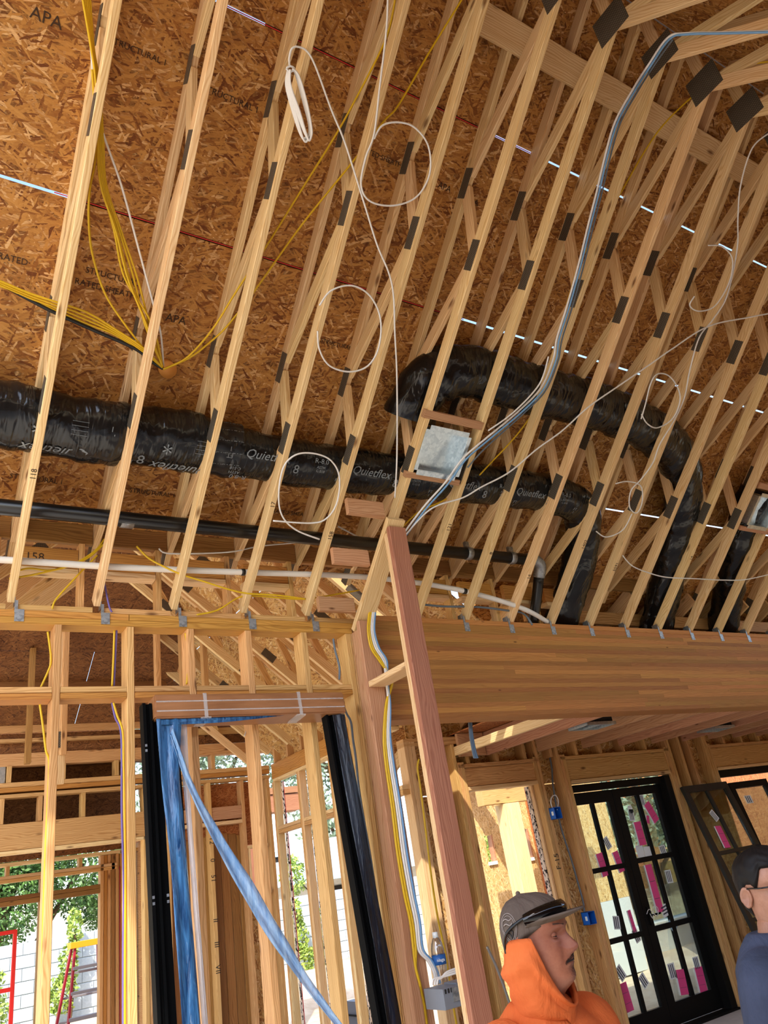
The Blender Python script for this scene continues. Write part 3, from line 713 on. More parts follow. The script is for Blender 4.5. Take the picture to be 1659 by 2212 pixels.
for sgn, xe in ((1, 4.6), (-1, -1.2)):
    for a, b in ((0, .5), (.5, 1.0)):
        for y0 in ((4.86, 7.30) if sgn > 0 else (4.30,)):
            x0, x1 = RX + (xe - RX) * a, RX + (xe - RX) * b
            p, q = far_pt(x0 + .002 * sgn, 0, .058), far_pt(x1 - .003 * sgn, 0, .058); d = (q - p).normalized(); c = (p + q) / 2; c.y = y0 + 1.22
            m = Matrix((Vector((0, 1, 0)), Vector((0, 0, 1)).cross(Vector((0, 1, 0))), Vector((0, 0, 1)))).transposed().to_4x4()
            nx = Vector((0, 1, 0)); nz = Vector((SP * sgn, 0, 1)).normalized(); ny = nz.cross(nx)
            m = Matrix((nx, ny, nz)).transposed().to_4x4(); m.translation = c
            put('strand_board', stick_mesh(2.434, (q - p).length, .013, 'osbw' if sgn > 0 else 'osb', .0008), None, cf, m)

# ------------------------------------------------------------------ ducts in the truss space
AL2 = Vector((0, -1, SL)).normalized()
def duct(name, pts, rx, ry, parent, n=24, sub=10, mat='duct', bulge=.05, seed=1):
    """flexible duct: rx along the slope, ry across it; bunched between supports"""
    rnd = random.Random(seed); path = catmull(pts, sub); bm = bmesh.new(); ph = [rnd.uniform(0, 6) for _ in range(4)]
    s = [0.]
    for a, b in zip(path[:-1], path[1:]): s.append(s[-1] + (b - a).length)
    def rad(i, k):
        u = s[i]; a = 2 * math.pi * k / n
        return 1 + bulge * math.sin(u * 12.8 + ph[0]) * .5 + bulge * .5 * math.sin(u * 31 + 2 * a + ph[1]) + .018 * math.sin(u * 70 + 3 * a + ph[2]) + .02 * math.sin(5 * a + u * 9 + ph[3])
    prof = [(ry * math.cos(2 * math.pi * k / n), rx * math.sin(2 * math.pi * k / n)) for k in range(n)]
    sweep_bm(bm, path, prof, False, AL2, rad)
    return bm_obj(name, bm, mat, parent, True)
def dpx(l, c=8.25): return [onS(x, y, c) for x, y in l]
def smooth_line(a, b, n): return [a.lerp(b, k / n) for k in range(n + 1)]
DM = Vector((0, 4.085, 4.572))
d1 = empty('flexible_duct', (3, 4.08, 4.57), 'long black flexible duct with grey print running through all the left trusses', 'duct', 'black flexible ducts')
Lm = [Vector((x, 4.085 + .012 * math.sin(x * 3.1), 4.572 + .015 * math.sin(x * 4.3 + 1))) for x in np.arange(-1.0, 2.0, .30)]
duct('duct_length', Lm[:9] + [Vector((1.62, 4.08, 4.575))], .195, .15, d1, seed=3)
duct('taped_joint', [Vector((1.56, 4.08, 4.575)), Vector((1.68, 4.08, 4.575)), Vector((1.80, 4.085, 4.575))], .185, .145, d1, mat='tape', bulge=.03, seed=5)
L2 = [Vector((1.74, 4.085, 4.572)), Vector((2.3, 4.09, 4.565)), Vector((2.9, 4.075, 4.58)), Vector((3.6, 4.05, 4.60)), Vector((4.2, 4.03, 4.62)), Vector((4.68, 4.03, 4.62)), Vector((5.03, 4.08, 4.57)),
      Vector((5.22, 4.27, 4.40)), Vector((5.30, 4.52, 4.16)), Vector((5.33, 4.80, 3.90)), Vector((5.36, 5.1, 3.6)), Vector((5.4, 5.3, 3.3))]
duct('duct_length', L2, .165, .14, d1, seed=8)
d2 = empty('flexible_duct', (5, 3.43, 5.16), 'plain black flexible duct arching from the steel box over to the right and down', 'duct', 'black flexible ducts')
duct('duct_length', [Vector((3.06, 3.75, 4.90)), Vector((3.07, 3.66, 4.98)), Vector((3.16, 3.51, 5.11)), Vector((3.42, 3.42, 5.18))] + [Vector((x, 3.42, 5.17)) for x in (3.9, 4.35, 4.9)] +
     [Vector((5.45, 3.47, 5.12)), Vector((5.88, 3.55, 5.05)), Vector((6.2, 3.72, 4.90)), Vector((6.36, 3.92, 4.72)), Vector((6.46, 4.12, 4.54)), Vector((6.58, 4.45, 4.24)), Vector((6.70, 4.8, 3.93)), Vector((6.8, 5.1, 3.64)), Vector((6.8, 5.35, 3.3))], .20, .15, d2, seed=11, bulge=.07)
d3 = empty('flexible_duct', (8, 4.2, 4.4), 'short plain black flexible duct dropping behind the trusses at the right photo edge', 'duct', 'black flexible ducts')
duct('duct_length', [Vector((7.40, 3.72, 4.92)), Vector((7.42, 3.98, 4.66)), Vector((7.52, 4.3, 4.38)), Vector((7.75, 4.7, 4.02)), Vector((7.95, 5.05, 3.7)), Vector((8.0, 5.3, 3.3))], .16, .14, d3, seed=15, bulge=.08)
# printing on the long duct: laid on its skin
def wrap_print(txt, size, x, ang, parent, flip=False, shear=0., rx=.20, ry=.158):
    if rx == .17: rx, ry = .178, .155
    me = text_mesh(txt, size, .0003, shear); me.materials.append(M['print'])
    c = Vector((x, 4.085, 4.572)) if x < 1.7 else Vector((x, 4.085 - .02 * max(0, x - 2.6), 4.572 + .02 * max(0, x - 2.6)))
    s = -1 if flip else 1
    for v in me.vertices:
        u, h, t = v.co.x * s, v.co.y * s, v.co.z
        a = math.radians(ang) + h / .18
        d = (AL2 * (rx + t + .002) * math.sin(a)) + (-NRM * (ry + t + .002) * math.cos(a))
        v.co = Vector((u, 0, 0)) + d
    o = put('print', me, None, parent, Matrix.Translation(c)); return o
for x0 in (.02, 1.0, 1.42):
    wrap_print('8', .10, x0 + .18, -35, d1, False)
for x0, fl in ((.28, True), (1.02, True)):
    wrap_print('Quietflex', .10, x0 + .42, -42, d1, fl, .35); wrap_print('------------\n------------\n------------\n------------', .024, x0 + .52, 8, d1, fl)
    wrap_print('R-8.0', .055, x0 + .80, -42, d1, fl); wrap_print('ASTM\nC-518', .03, x0 + .76, -25, d1, fl); wrap_print('FT\n1', .04, x0 + .70, 10, d1, fl); wrap_print('*', .14, x0 + .30, 5, d1, fl)
for x0 in (1.98, 2.78, 3.62, 4.30):
    wrap_print('Quietflex', .085, x0, 14, d1, False, .35, .17, .148); wrap_print('8', .09, x0 + .22, -5, d1, False, 0, .17, .148); wrap_print('R-8.0', .05, x0 + .40, 22, d1, False, 0, .17, .148); wrap_print('ASTM\nC-518', .026, x0 + .40, 4, d1, False, 0, .17, .148)
    wrap_print('FT\n1', .035, x0 + .55, -20, d1, False, 0, .17, .148)
for k in range(5):
    for x in (1.60, 1.66, 1.72, 1.77): wrap_print('-- - --', .03, x, -50 + k * 24 + x * 20, d1, False, 0., .193, .152)
# steel duct boxes with wooden nailers
def boot(X0, X1, Y0, Y1, label):
    b = empty('duct_box', ((X0 + X1) / 2, (Y0 + Y1) / 2, 7.95 - SL * (Y0 + Y1) / 2), label, 'duct box', 'steel duct boxes')
    c0, dep, th = 7.925, .10, .004
    def q(x, y, h): return sl(x, y, c0) + NRM * h
    bm = bmesh.new()
    def quadbox(a, bb_, h0, h1):
        v = [q(x, y, h) for x in (a[0], bb_[0]) for y in (a[1], bb_[1]) for h in (h0, h1)]; V = [bm.verts.new(p) for p in v]
        for f in ((0, 1, 3, 2), (4, 6, 7, 5), (0, 4, 5, 1), (2, 3, 7, 6), (0, 2, 6, 4), (1, 5, 7, 3)): bm.faces.new([V[i] for i in f])
    quadbox((X0, Y0), (X0 + th, Y1), 0, dep); quadbox((X1 - th, Y0), (X1, Y1), 0, dep); quadbox((X0, Y0), (X1, Y0 + th), 0, dep); quadbox((X0, Y1 - th), (X1, Y1), 0, dep); quadbox((X0, Y0), (X1, Y1), dep, dep + th)
    bm_obj('can', bm, 'galv', b)
    for a, bb_ in (((X0 - .03, Y0), (X0, Y1)), ((X1, Y0), (X1 + .03, Y1)), ((X0, Y0 - .025), (X1, Y0)), ((X0, Y1), (X1, Y1 + .025))):
        bm = bmesh.new(); quadbox(a, bb_, -.004, 0); bm_obj('flange', bm, 'galv', b)
    lum('nailer', sl(X0 - .08, Y0 - .06, c0 + .03), sl(X1 + .10, Y0 - .06, c0 + .03), .06, .04, 'fir', b, NRM); lum('nailer', sl(X0 - .08, Y1 + .05, c0 + .03), sl(X1 + .06, Y1 + .05, c0 + .03), .045, .04, 'fir', b, NRM)
    return b
boot(3.09, 3.44, 3.585, 3.815, 'open steel duct box in wooden nailers above the reddish post'); boot(7.13, 7.45, 3.57, 3.80, 'open steel duct box at the right edge of the photo')

# ------------------------------------------------------------------ pipes
bp = empty('drain_pipe', (2, 4.5, 4.2), 'black plastic drain pipe under the trusses ending in a steel elbow', 'pipe')
tube('pipe', [(-1.2, 4.505, 4.185), (4.72, 4.49, 4.21)], .050, 'abs', bp, 20, True, False, 1)
tube('pipe_drop', [(4.84, 4.56, 4.10), (4.86, 4.72, 3.85), (4.88, 4.95, 3.55)], .046, 'abs', bp, 20, True, False, 3)
tube('elbow', [(4.66, 4.49, 4.21), (4.76, 4.49, 4.21), (4.83, 4.51, 4.17), (4.845, 4.57, 4.09)], .054, 'tie', bp, 18, True, False, 5)
for X in (3.98, 4.46): tube('clamp', [(X, 4.49, 4.209), (X + .05, 4.49, 4.209)], .056, 'tie', bp, 18, True, False, 1); 
for X in (3.98, 4.46): box('clamp_ear', (X, 4.47, 4.255), (X + .05, 4.50, 4.31), 'tie', bp)
tube('tape_wrap', [(1.17, 4.505, 4.194), (1.25, 4.505, 4.194)], .053, 'tie', bp, 16, True, False, 1)
wp = empty('water_tube', (2, 4.6, 3.93), 'white plastic water tube crossing in front of the pony studs', 'pipe')
tube('tube', [(-.6, 4.63, 3.89), (.5, 4.62, 3.905), (1.2, 4.62, 3.912), (2.0, 4.62, 3.94), (2.84, 4.62, 3.975), (3.4, 4.62, 3.97), (4.0, 4.61, 3.915), (4.6, 4.62, 3.80), (5.05, 4.75, 3.71)], .021, 'pvc', wp, 12)
tube('coupling', [(2.02, 4.62, 3.941), (2.045, 4.62, 3.942)], .025, 'blackc', wp, 12, True, False, 1); tube('coupling', [(3.97, 4.61, 3.918), (4.0, 4.61, 3.915)], .025, 'blackc', wp, 12, True, False, 1)

# ------------------------------------------------------------------ cables
def SP_(l, c=8.09): return [onS(x, y, c) for x, y in l]
def WP_(l, y=WY - .02): return [onY(a, b, y) for a, b in l]
R1 = .0062
fan = [(-14, 4, .3), (-8, 8, -.2), (-3, 2, .5), (2, -4, 0.), (6, -9, -.4)]
fan_where = ['rightmost', 'second from right', 'middle', 'second from left', 'leftmost']
for k, (a, b, e) in enumerate(fan):
    cable('cable', SP_([(172 + k * 5, -40), (196 + k * 1.5, 100), (207 + k * 2, 180), (212 + k * 2 - b * .3, 300), (226 + a * .6, 400), (254 - b * .9, 500), (282 - b * 1.6, 600), (318 + b * 1.3 * (1 if k % 2 else -.4), 700), (351, 792)], 8.10 + .012 * k), R1, 'yellow',
          'yellow cable of the steep bundle at upper left, %s strand above the plug' % fan_where[k], 'yellow cables at the plug', 8)
cable('cable', SP_([(199, 150), (208, 320), (194, 410), (192, 480), (200, 550), (225, 630), (262, 690), (320, 765), (351, 793)], 8.13), R1, 'yellow', 'yellow cable bowing out left of the steep bundle at upper left', 'yellow cables at the plug')
cable('cable', SP_([(178, -40), (196, 100), (212, 250), (262, 400), (300, 540), (332, 660), (347, 720), (353, 790)], 8.15), R1, 'white', 'white cable running down with the steep yellow bundle')
for k in range(4):
    cable('cable', SP_([(-30, 594 + 4 * k), (60, 632 + 5 * k - 6 * (k == 3)), (120, 652 + 6 * k), (190, 676 + 8 * k), (250, 712 + 4 * k), (310, 752 + 4 * k), (351, 794)], 8.11 + .01 * k), R1, 'yellow',
          'yellow cable coming from the left edge to the plug, %s of four' % ['topmost', 'second from top', 'third from top', 'lowest'][k], 'yellow cables at the plug')
cable('cable', SP_([(-30, 596), (60, 645), (120, 676), (200, 712), (290, 752), (330, 782), (352, 796)], 8.14), .011, 'blackc', 'thick black cable from the left edge to the plug')
cable('cable', SP_([(353, 797), (400, 775), (440, 735), (470, 695), (510, 630), (570, 540), (650, 412), (720, 300), (765, 220), (829, 95), (850, 20), (856, -40)], 8.10), R1, 'yellow', 'upper yellow cable rising right from the plug across three trusses')
cable('cable', SP_([(353, 798), (410, 772), (450, 742), (490, 705), (545, 635), (650, 488), (760, 352), (829, 262), (860, 228), (929, 110), (994, 5), (1020, -40)], 8.13), R1, 'yellow', 'lower yellow cable rising right from the plug to the top edge')
p = onS(361, 797, CO - .06)
o = tube('wood_plug', [p + NRM * .05, p - NRM * .03], .055, 'dimple', None, 20, False, False, 1); tag(o, 'round orange wood plug under the roof boards where the yellow cables meet', 'plug')
# white loops
def loop(l, c, label, grp='white cable loops', closed=False, r=.0058, mat='white'): cable('cable', SP_(l, c), r, mat, label, grp)
loop([(838, -30), (835, 60), (820, 190), (808, 290), (790, 340), (780, 400), (800, 435), (850, 444), (900, 425), (928, 375), (925, 315), (895, 275), (858, 264), (825, 272), (808, 300)], 7.86, 'white cable with a round loop below the top edge, right of the coil')
loop([(690, 660), (715, 628), (760, 617), (800, 640), (822, 690), (818, 750), (795, 790), (755, 803), (712, 790), (690, 755), (686, 715)], 7.88, 'round white cable loop hanging above the long duct')
loop([(690, 1165), (640, 1145), (610, 1115), (602, 1070), (612, 1010), (640, 982), (680, 980), (715, 995), (733, 1030), (728, 1085), (705, 1120), (670, 1130), (590, 1125)], 7.86, 'squarish white cable loop in front of the long duct')
loop([(638, 100), (660, 108), (680, 140), (715, 235), (742, 300), (765, 370), (790, 450), (815, 530), (840, 590), (850, 640), (853, 720), (857, 800), (858, 900), (857, 1000), (853, 1075)], 7.90, 'long white cable running down from the coil to the reddish post', None)
loop([(1385, 905), (1395, 870), (1405, 830), (1420, 808), (1445, 812), (1465, 840), (1468, 870), (1452, 905), (1420, 924), (1398, 915), (1386, 895)], 7.86, 'round white cable loop in front of the arching duct')
loop([(1500, 640), (1490, 660), (1510, 672), (1545, 660), (1575, 610), (1582, 560), (1560, 533), (1530, 530)], 7.86, 'white cable loop near the right photo edge above the arching duct')
loop([(1665, 285), (1625, 320), (1600, 400), (1594, 470), (1592, 540), (1570, 640), (1540, 690), (1510, 730), (1490, 800), (1478, 860), (1455, 910), (1425, 960), (1410, 1000), (1385, 1035), (1363, 1060), (1360, 1095), (1375, 1108), (1387, 1085), (1384, 1050), (1355, 1040), (1330, 1045)], 7.87, 'long wavy white cable falling from the upper right edge to the arching duct', None)
loop([(1288, 1148), (1310, 1160), (1345, 1145), (1365, 1110)], 7.86, 'short white cable end curled right of the long duct', None)
loop([(1345, 1200), (1365, 1222), (1400, 1237), (1440, 1247), (1500, 1250), (1560, 1253), (1610, 1252), (1665, 1240)], 7.86, 'white cable slung level across the lower right trusses', None)
# coil of white cable hanging on a truss
coil = empty('cable_coil', onS(640, 150, 7.85), 'coil of white cable hanging on a truss at upper middle', 'cable coil')
for k in range(6):
    w_ = 8 + k * 2.6; x0 = 627 + k * 2.2
    tube('strand', SP_([(622 + k, 150), (618 + k * 2, 185), (632 + k * 3, 240), (648 + k * 3.5, 288 + k % 3 * 6), (660 + k * 2.5, 302 - k % 2 * 8), (668 + k, 275), (655 + k * 1.5, 220), (640 + k * 1.2, 165), (632, 148)], 7.86 - .008 * k), .006, 'white', coil, 6)
tube('tail', SP_([(640, 100), (630, 106), (625, 125), (626, 145)], 7.87), .0058, 'white', coil)
tube('wrap', SP_([(618, 148), (626, 155), (636, 149), (628, 143), (619, 147)], 7.83), .006, 'white', coil)
# blue, white and yellow runs on the right
def dn(l, dx, dy=0): return [(x + dx, y + dy) for x, y in l]
run = [(1700, 66), (1560, 70), (1480, 72), (1442, 82), (1402, 138), (1366, 195), (1328, 265), (1305, 345), (1290, 410), (1272, 480), (1250, 570), (1225, 660), (1203, 730)]
tail1 = [(1195, 775), (1168, 838), (1120, 888), (1052, 945), (1000, 990), (962, 1042), (915, 1095), (872, 1152), (850, 1180)]
cable('cable', SP_(run + tail1, 7.88), .0075, 'white', 'white cable beside the pale blue one down the middle of the right trusses', 'cables on the right trusses')
cable('cable', SP_(dn(run, 5, 2) + dn(tail1, 6, 3), 7.87), .0075, 'blue', 'pale blue cable running down the middle of the right trusses', 'cables on the right trusses')
cable('cable', SP_(dn(run[3:], 11, 3) + dn(tail1[:3], 10, 6) + [(1048, 968), (1010, 1010)], 7.91), .006, 'greyc', 'thin grey cable beside the pale blue one', 'cables on the right trusses')
cable('cable', SP_([(1185, 770), (1165, 830), (1110, 890), (1055, 930)], 7.87), .0065, 'white', 'short white cable swinging left below the pale blue one', 'cables on the right trusses')
cable('cable', SP_([(1700, 130), (1610, 140), (1560, 160), (1500, 205), (1440, 262), (1400, 315), (1350, 400), (1300, 490), (1255, 560), (1235, 620), (1208, 715), (1190, 810), (1165, 870), (1120, 935), (1060, 1000), (1010, 1050), (950, 1085), (905, 1105), (868, 1140)], 8.10), .0065, 'yellow', 'yellow cable winding down the right trusses past the steel box', 'cables on the right trusses')
cable('cable', SP_([(1700, 670), (1620, 685), (1530, 705), (1450, 755), (1400, 790), (1330, 838), (1270, 880), (1215, 930), (1160, 970), (1100, 1020), (1040, 1052), (1000, 1075), (930, 1100), (868, 1165)], 7.86), .0062, 'white', 'white cable running diagonally from the right edge in front of the arching duct', 'cables on the right trusses')
# loose runs above the left wall
for l, r, m_, lab in (([(22, 1240), (60, 1228), (110, 1232), (160, 1218), (205, 1190), (225, 1165)], .0062, 'yellow', 'upper yellow cable sagging over the left wall plate'), ([(20, 1250), (80, 1240), (150, 1222), (190, 1205), (225, 1175)], .0062, 'yellow', 'lower yellow cable sagging over the left wall plate'),
                    ([(113, 1315), (120, 1296), (150, 1262), (178, 1232), (210, 1200)], .0062, 'yellow', 'yellow cable dropping through the left wall plate'), ([(222, 1232), (226, 1262), (236, 1310), (242, 1322)], .006, 'purple', 'purple cable dropping through the wall plate beside the second truss'),
                    ([(295, 1180), (320, 1205), (350, 1222), (392, 1241), (440, 1256), (490, 1272), (535, 1282), (600, 1286), (660, 1294)], .0062, 'yellow', 'yellow cable looping across the pony studs in the middle'), ([(425, 1328), (470, 1318), (518, 1290), (560, 1288), (610, 1292), (660, 1294), (720, 1285), (775, 1275)], .0062, 'yellow', 'yellow cable sagging along the plate towards the reddish post'),
                    ([(343, 1185), (360, 1195), (420, 1196), (500, 1192), (560, 1180), (640, 1172), (700, 1162), (760, 1168), (830, 1178)], .0055, 'white', 'thin white cable under the black pipe'), ([(730, 1137), (770, 1158), (800, 1172)], .006, 'white', 'short white cable slanting over the black pipe beside the post'),
                    ([(905, 1305), (960, 1310), (1030, 1311), (1090, 1318), (1130, 1325), (1150, 1350)], .009, 'greyc', 'grey blue cable lying along the top of the glued beam')):
    cable('cable', WP_(l, WY - .01 if l[0][1] > 1180 else WY - .15), r, m_, lab, 'cables above the long wall')
# cables in the stud bays
def bay(l, m_, lab, y=WY + .05, r=.0065): cable('cable', WP_(l, y), r, m_, lab, 'cables in the stud bays')
bay([(103, 1365), (108, 1400), (110, 1430), (103, 1452), (88, 1485)], 'yellow', 'yellow cable in the upper bay beside the first stud', WY + .03)
bay([(86, 1522), (93, 1570), (99, 1620), (106, 1650), (102, 1750), (96, 1900), (92, 2050), (88, 2260)], 'yellow', 'yellow cable running down the left face of the first stud', WY + .03)
bay([(247, 1362), (245, 1420), (242, 1482)], 'yellow', 'yellow cable in the upper bay beside the second stud', WY + .04); bay([(252, 1362), (249, 1420), (246, 1482)], 'purple', 'purple cable in the upper bay beside the second stud', WY + .05)
bay([(245, 1518), (253, 1545), (265, 1580), (267, 1650), (269, 1750), (271, 1900), (270, 2060), (270, 2260)], 'yellow', 'yellow cable running down the left face of the second stud', WY + .03)
bay([(242, 1518), (249, 1550), (262, 1590), (263, 1750), (267, 1900), (266, 2060), (266, 2260)], 'purple', 'purple cable running down beside the second stud', WY + .05)
bay([(400, 1368), (405, 1395), (408, 1430), (403, 1478)], 'yellow', 'yellow cable in the upper bay beside the third stud', WY + .04)
bay([(411, 1555), (420, 1590), (424, 1650), (428, 1750), (434, 1850), (440, 2000), (446, 2260)], 'yellow', 'yellow cable running down the left face of the third stud', WY + .03)
bay([(720, 1380), (724, 1405), (733, 1440), (733, 1468)], 'greyc', 'grey cable in the upper bay beside the wall end', WY + .04, .008)
bay([(736, 1508), (748, 1540), (758, 1560), (763, 1600), (769, 1640), (775, 1700), (786, 1770), (800, 1850), (812, 1930), (830, 2050), (850, 2260)], 'greyc', 'grey cable running down the face of the wall end studs', WY - .008, .008)
bay([(548, 1490), (545, 1535), (541, 1552), (535, 1570), (528, 1590)], 'white', 'white cable end hanging under the wrapped door frame', WY + .11, .005)
# cables on the stub wall
def xw(l, x=2.87): return [onX(a, b, x) for a, b in l]
stub = [('yellow', 0, 'yellow cable nearest the left running down the back reddish post'), ('yellow', 4, 'second yellow cable running down the back reddish post'), ('white', 9, 'left white cable running down the back reddish post'), ('white', 13, 'right white cable running down the back reddish post'), ('blue', 17, 'pale blue cable running down the back reddish post')]
for m_, dx, lab in stub:
    top = [(806 + dx * .5, 1285 + (-10 if dx > 5 else 0)), (803 + dx * .6, 1300), (797 + dx * .75, 1330), (795 + dx * .8, 1365), (802 + dx, 1400), (820 + dx * .9, 1428)]
    mid = [(838 + dx * .25 + (8 if m_ == 'yellow' else -6), 1470), (834 + dx * .5, 1520), (829 + dx * .8, 1590), (833 + dx, 1650), (846 + dx * 1.1, 1740), (858 + dx * 1.2, 1840), (873 + dx * 1.25, 1930), (886 + dx * 1.2, 1990), (893 + dx * 1.2, 2050)]
    end = [(898, 2090), (908, 2130), (918, 2180), (928, 2260)] if m_ == 'yellow' else [(915 + dx, 2075), (928 + dx, 2100), (933 + dx, 2125)]
    cable('cable', [onY(a, b, 4.53) for a, b in top + mid + end], .0085 if m_ != 'blue' else .009, m_, lab, 'cables on the stub wall')
cable('cable', [onY(a, b, 4.72) for a, b in [(905, 1640), (902, 1660), (908, 1700), (918, 1780), (930, 1880), (945, 1980), (962, 2060), (975, 2150), (995, 2260)]], .007, 'yellow', 'thin yellow cable on the orange boards behind the front reddish post', 'cables on the stub wall')
bl = empty('cable', onY(1020, 1590, 5.0), 'bundle of grey blue cable ends hanging below the glued beam', 'cable')
for k in range(5):
    tube('strand', [onY(a, b, 4.905 + .01 * k) for a, b in [(1012 + k * 1.5, 1535), (1013 + k * 1.5, 1562), (1015 + k * 1.6, 1590), (1020 + k * 1.8, 1620), (1024 + k * 2.2, 1638)]], .006, 'blue' if k % 2 else 'greyc', bl)
cable('cable', [onY(a, b, BY + .06) for a, b in [(1186, 1628), (1192, 1660), (1195, 1700), (1210, 1780), (1235, 1860), (1252, 1920), (1260, 1950), (1263, 1975)]], .010, 'greyc', 'grey cable running down to the blue box beside the glass door')

# grey switch box, bottle
gb = empty('switch_box', onY(952, 2150, 4.43), 'grey plastic wall box with white cables fixed to the reddish posts', 'electrical box')
q0, q1 = onY(926, 2128, 4.44), onY(966, 2172, 4.44)
box('shell', (q0.x, 4.30, q1.z), (q1.x + .02, 4.50, q0.z - .02), 'greybox', gb, .004)
box('shell_side', (q1.x + .021, 4.34, q1.z + .01), (q1.x + .14, 4.47, q0.z - .01), 'greybox', gb, .004)
box('clamp_plate', (q1.x - .05, 4.292, (q0.z + q1.z) / 2 - .03), (q1.x + .015, 4.299, (q0.z + q1.z) / 2 + .04), 'tie', gb, .001)
tube('mounting_bar', [(q1.x - .03, 4.285, (q0.z + q1.z) / 2), (2.99, 4.12, (q0.z + q1.z) / 2 + .05)], .009, 'tie', gb, 8, True, False, 1)
for k in range(6): box('notch', (q0.x + .01 + k * .022, 4.296, q0.z - .045), (q0.x + .02 + k * .022, 4.299, q0.z - .022), 'darkin', gb, .0005)
for k in range(3): tube('cable_end', [onY(a, b, 4.31) for a, b in [(934 + 5 * k, 2128), (936 + 5 * k, 2116), (948 + 3 * k, 2112), (965, 2108 - 4 * k), (985, 2096 - 5 * k + 6)]], .006, 'white', gb)
bt_c = onY(970, 2120, 4.47)
bt = empty('water_bottle', (bt_c.x, bt_c.y + .0, bt_c.z - .05), 'clear plastic water bottle with blue label tucked behind the grey wall box', 'bottle')
def lathe(name, prof, c, mat, parent, n=24, smooth=True):
    bm = bmesh.new(); rings = []
    for r, z in prof: rings.append([bm.verts.new(Vector(c) + Vector((r * math.cos(2 * math.pi * k / n), r * math.sin(2 * math.pi * k / n), z))) for k in range(n)])
    for A, B in zip(rings[:-1], rings[1:]):
        for k in range(n): bm.faces.new((A[k], A[(k + 1) % n], B[(k + 1) % n], B[k]))
    bm.faces.new(rings[0][::-1]); bm.faces.new(rings[-1]); return bm_obj(name, bm, mat, parent, smooth)
bz = q0.z - .085; bc = (q1.x + .055, 4.53, bz)
BS = 1.16
body = [(.030, 0), (.036, .006)] + [(.036 - .002 * (k % 2), .015 + k * .011) for k in range(11)] + [(.037, .14), (.037, .19), (.036, .215), (.030, .24), (.020, .262), (.0135, .272), (.0135, .28)]
body = [(r * BS, z * BS) for r, z in body]
lathe('bottle_body', body, bc, 'bottle', bt); lathe('label_band', [(.0378 * BS, .142 * BS), (.0378 * BS, .188 * BS)], bc, 'label', bt); lathe('cap', [(.0150 * BS, .268 * BS), (.0150 * BS, .292 * BS), (.013 * BS, .295 * BS)], bc, 'stkw', bt)
text('lettering', 'niaga', .026, 'stkw', (bc[0] - .018, bc[1] - .0445, bz + .165 * BS), (1, -.3, 0), (0, 0, 1), bt)
wq = onY(970, 2105, 4.43)

# blue boxes of the right room
def blue_box(px, py, label):
    p = onY(px, py, BY - .03); b = empty('outlet_box', p, label, 'electrical box')
    bm = bmesh.new()
    for lo, hi in (((-.05, -.05, -.06), (-.046, .05, .06)), ((.046, -.05, -.06), (.05, .05, .06)), ((-.05, -.05, -.06), (.05, .05, -.056)), ((-.05, -.05, .056), (.05, .05, .06)), ((-.05, .046, -.06), (.05, .05, .06))): bm_box(bm, lo, hi)
    bm_obj('shell', bm, 'bluebox', b, False, Matrix.Translation(p)); box('marker', p + Vector((-.052, -.03, -.02)), p + Vector((-.0505, 0, .02)), 'stkw', b, .0005)
    return b
blue_box(1272, 1983, 'blue plastic outlet box on the stud left of the glass door')
b2 = blue_box(1199, 1757, 'small blue outlet box with a white cable loop above the cap wearer')
tube('cable_loop', [onY(a, b, BY - .03) for a, b in [(1196, 1752), (1190, 1735), (1192, 1722), (1200, 1718), (1206, 1730), (1204, 1750)]], .006, 'white', b2)
tube('conduit_stub', [onY(a, b, 6.2) for a, b in [(1052, 2045), (1075, 2095), (1100, 2165), (1130, 2260)]], .012, 'conduit', wb, 10)

# ------------------------------------------------------------------ wrapped door frame leaning against the studs
FRY = 4.615   # top of the frame at the wall; its feet stand out on the floor
fr = empty('wrapped_door_frame', (1.98, 4.3, 0), 'tall black door frame wrapped in blue film with a cardboard head, leaning on the studs', 'door frame')
lean = math.atan2(.33, 3.0)
FM = Matrix.Translation((1.98, FRY - .37, 0.0)) @ Matrix.Rotation(-lean, 4, 'X')
def fpart(name, boxes, mat, smooth=False):
    bm = bmesh.new()
    for lo, hi in boxes: bm_box(bm, lo, hi)
    return bm_obj(name, bm, mat, fr, smooth, FM)
fl, frr, ft = -.672, .668, 3.06
def leg(x0, x1, nm):
    x1 = x0 + .105
    fpart(nm, [((x0, -.02, .02), (x0 + .018, .05, ft - .02)), ((x0 + .018, .0, .02), (x0 + .040, .05, ft - .02)), ((x0 + .040, -.015, .02), (x0 + .055, .05, ft - .02)), ((x0 + .055, .012, .02), (x1, .05, ft - .02))], 'blackm')
leg(fl, fl + .13, 'left_profile'); 
fpart('right_profile', [((frr - .13, -.02, .02), (frr - .115, .05, ft - .05)), ((frr - .115, .0, .02), (frr - .09, .05, ft - .05)), ((frr - .09, -.012, .02), (frr - .075, .05, ft - .05)), ((frr - .075, .01, .02), (frr, .05, ft - .05))], 'blackm')
for z in (1.05, 1.95, 2.75):
    for x in (fl + .009, fl + .085):
        fpart('screw', [((x - .006, -.024, z), (x + .006, -.019, z + .014)), ((x - .006, -.024, z + .03), (x + .006, -.019, z + .044))], 'tie')
bm = bmesh.new()
bm_box(bm, (fl + .06, -.055, ft - .125), (frr + .01, .135, ft + .02)); bmesh.ops.bevel(bm, geom=bm.edges[:], offset=.008, segments=2, affect='EDGES')
bm_obj('cardboard_sleeve', bm, 'card', fr, False, FM)
for x in (fl + .36, fl + 1.0): fpart('tape_band', [((x, -.058, ft - .13), (x + .022, -.0555, ft + .022)), ((x, -.058, ft + .0205), (x + .022, .137, ft + .023)), ((x - .02, -.058, ft - .135), (x + .04, .10, ft - .126))], 'film_w')
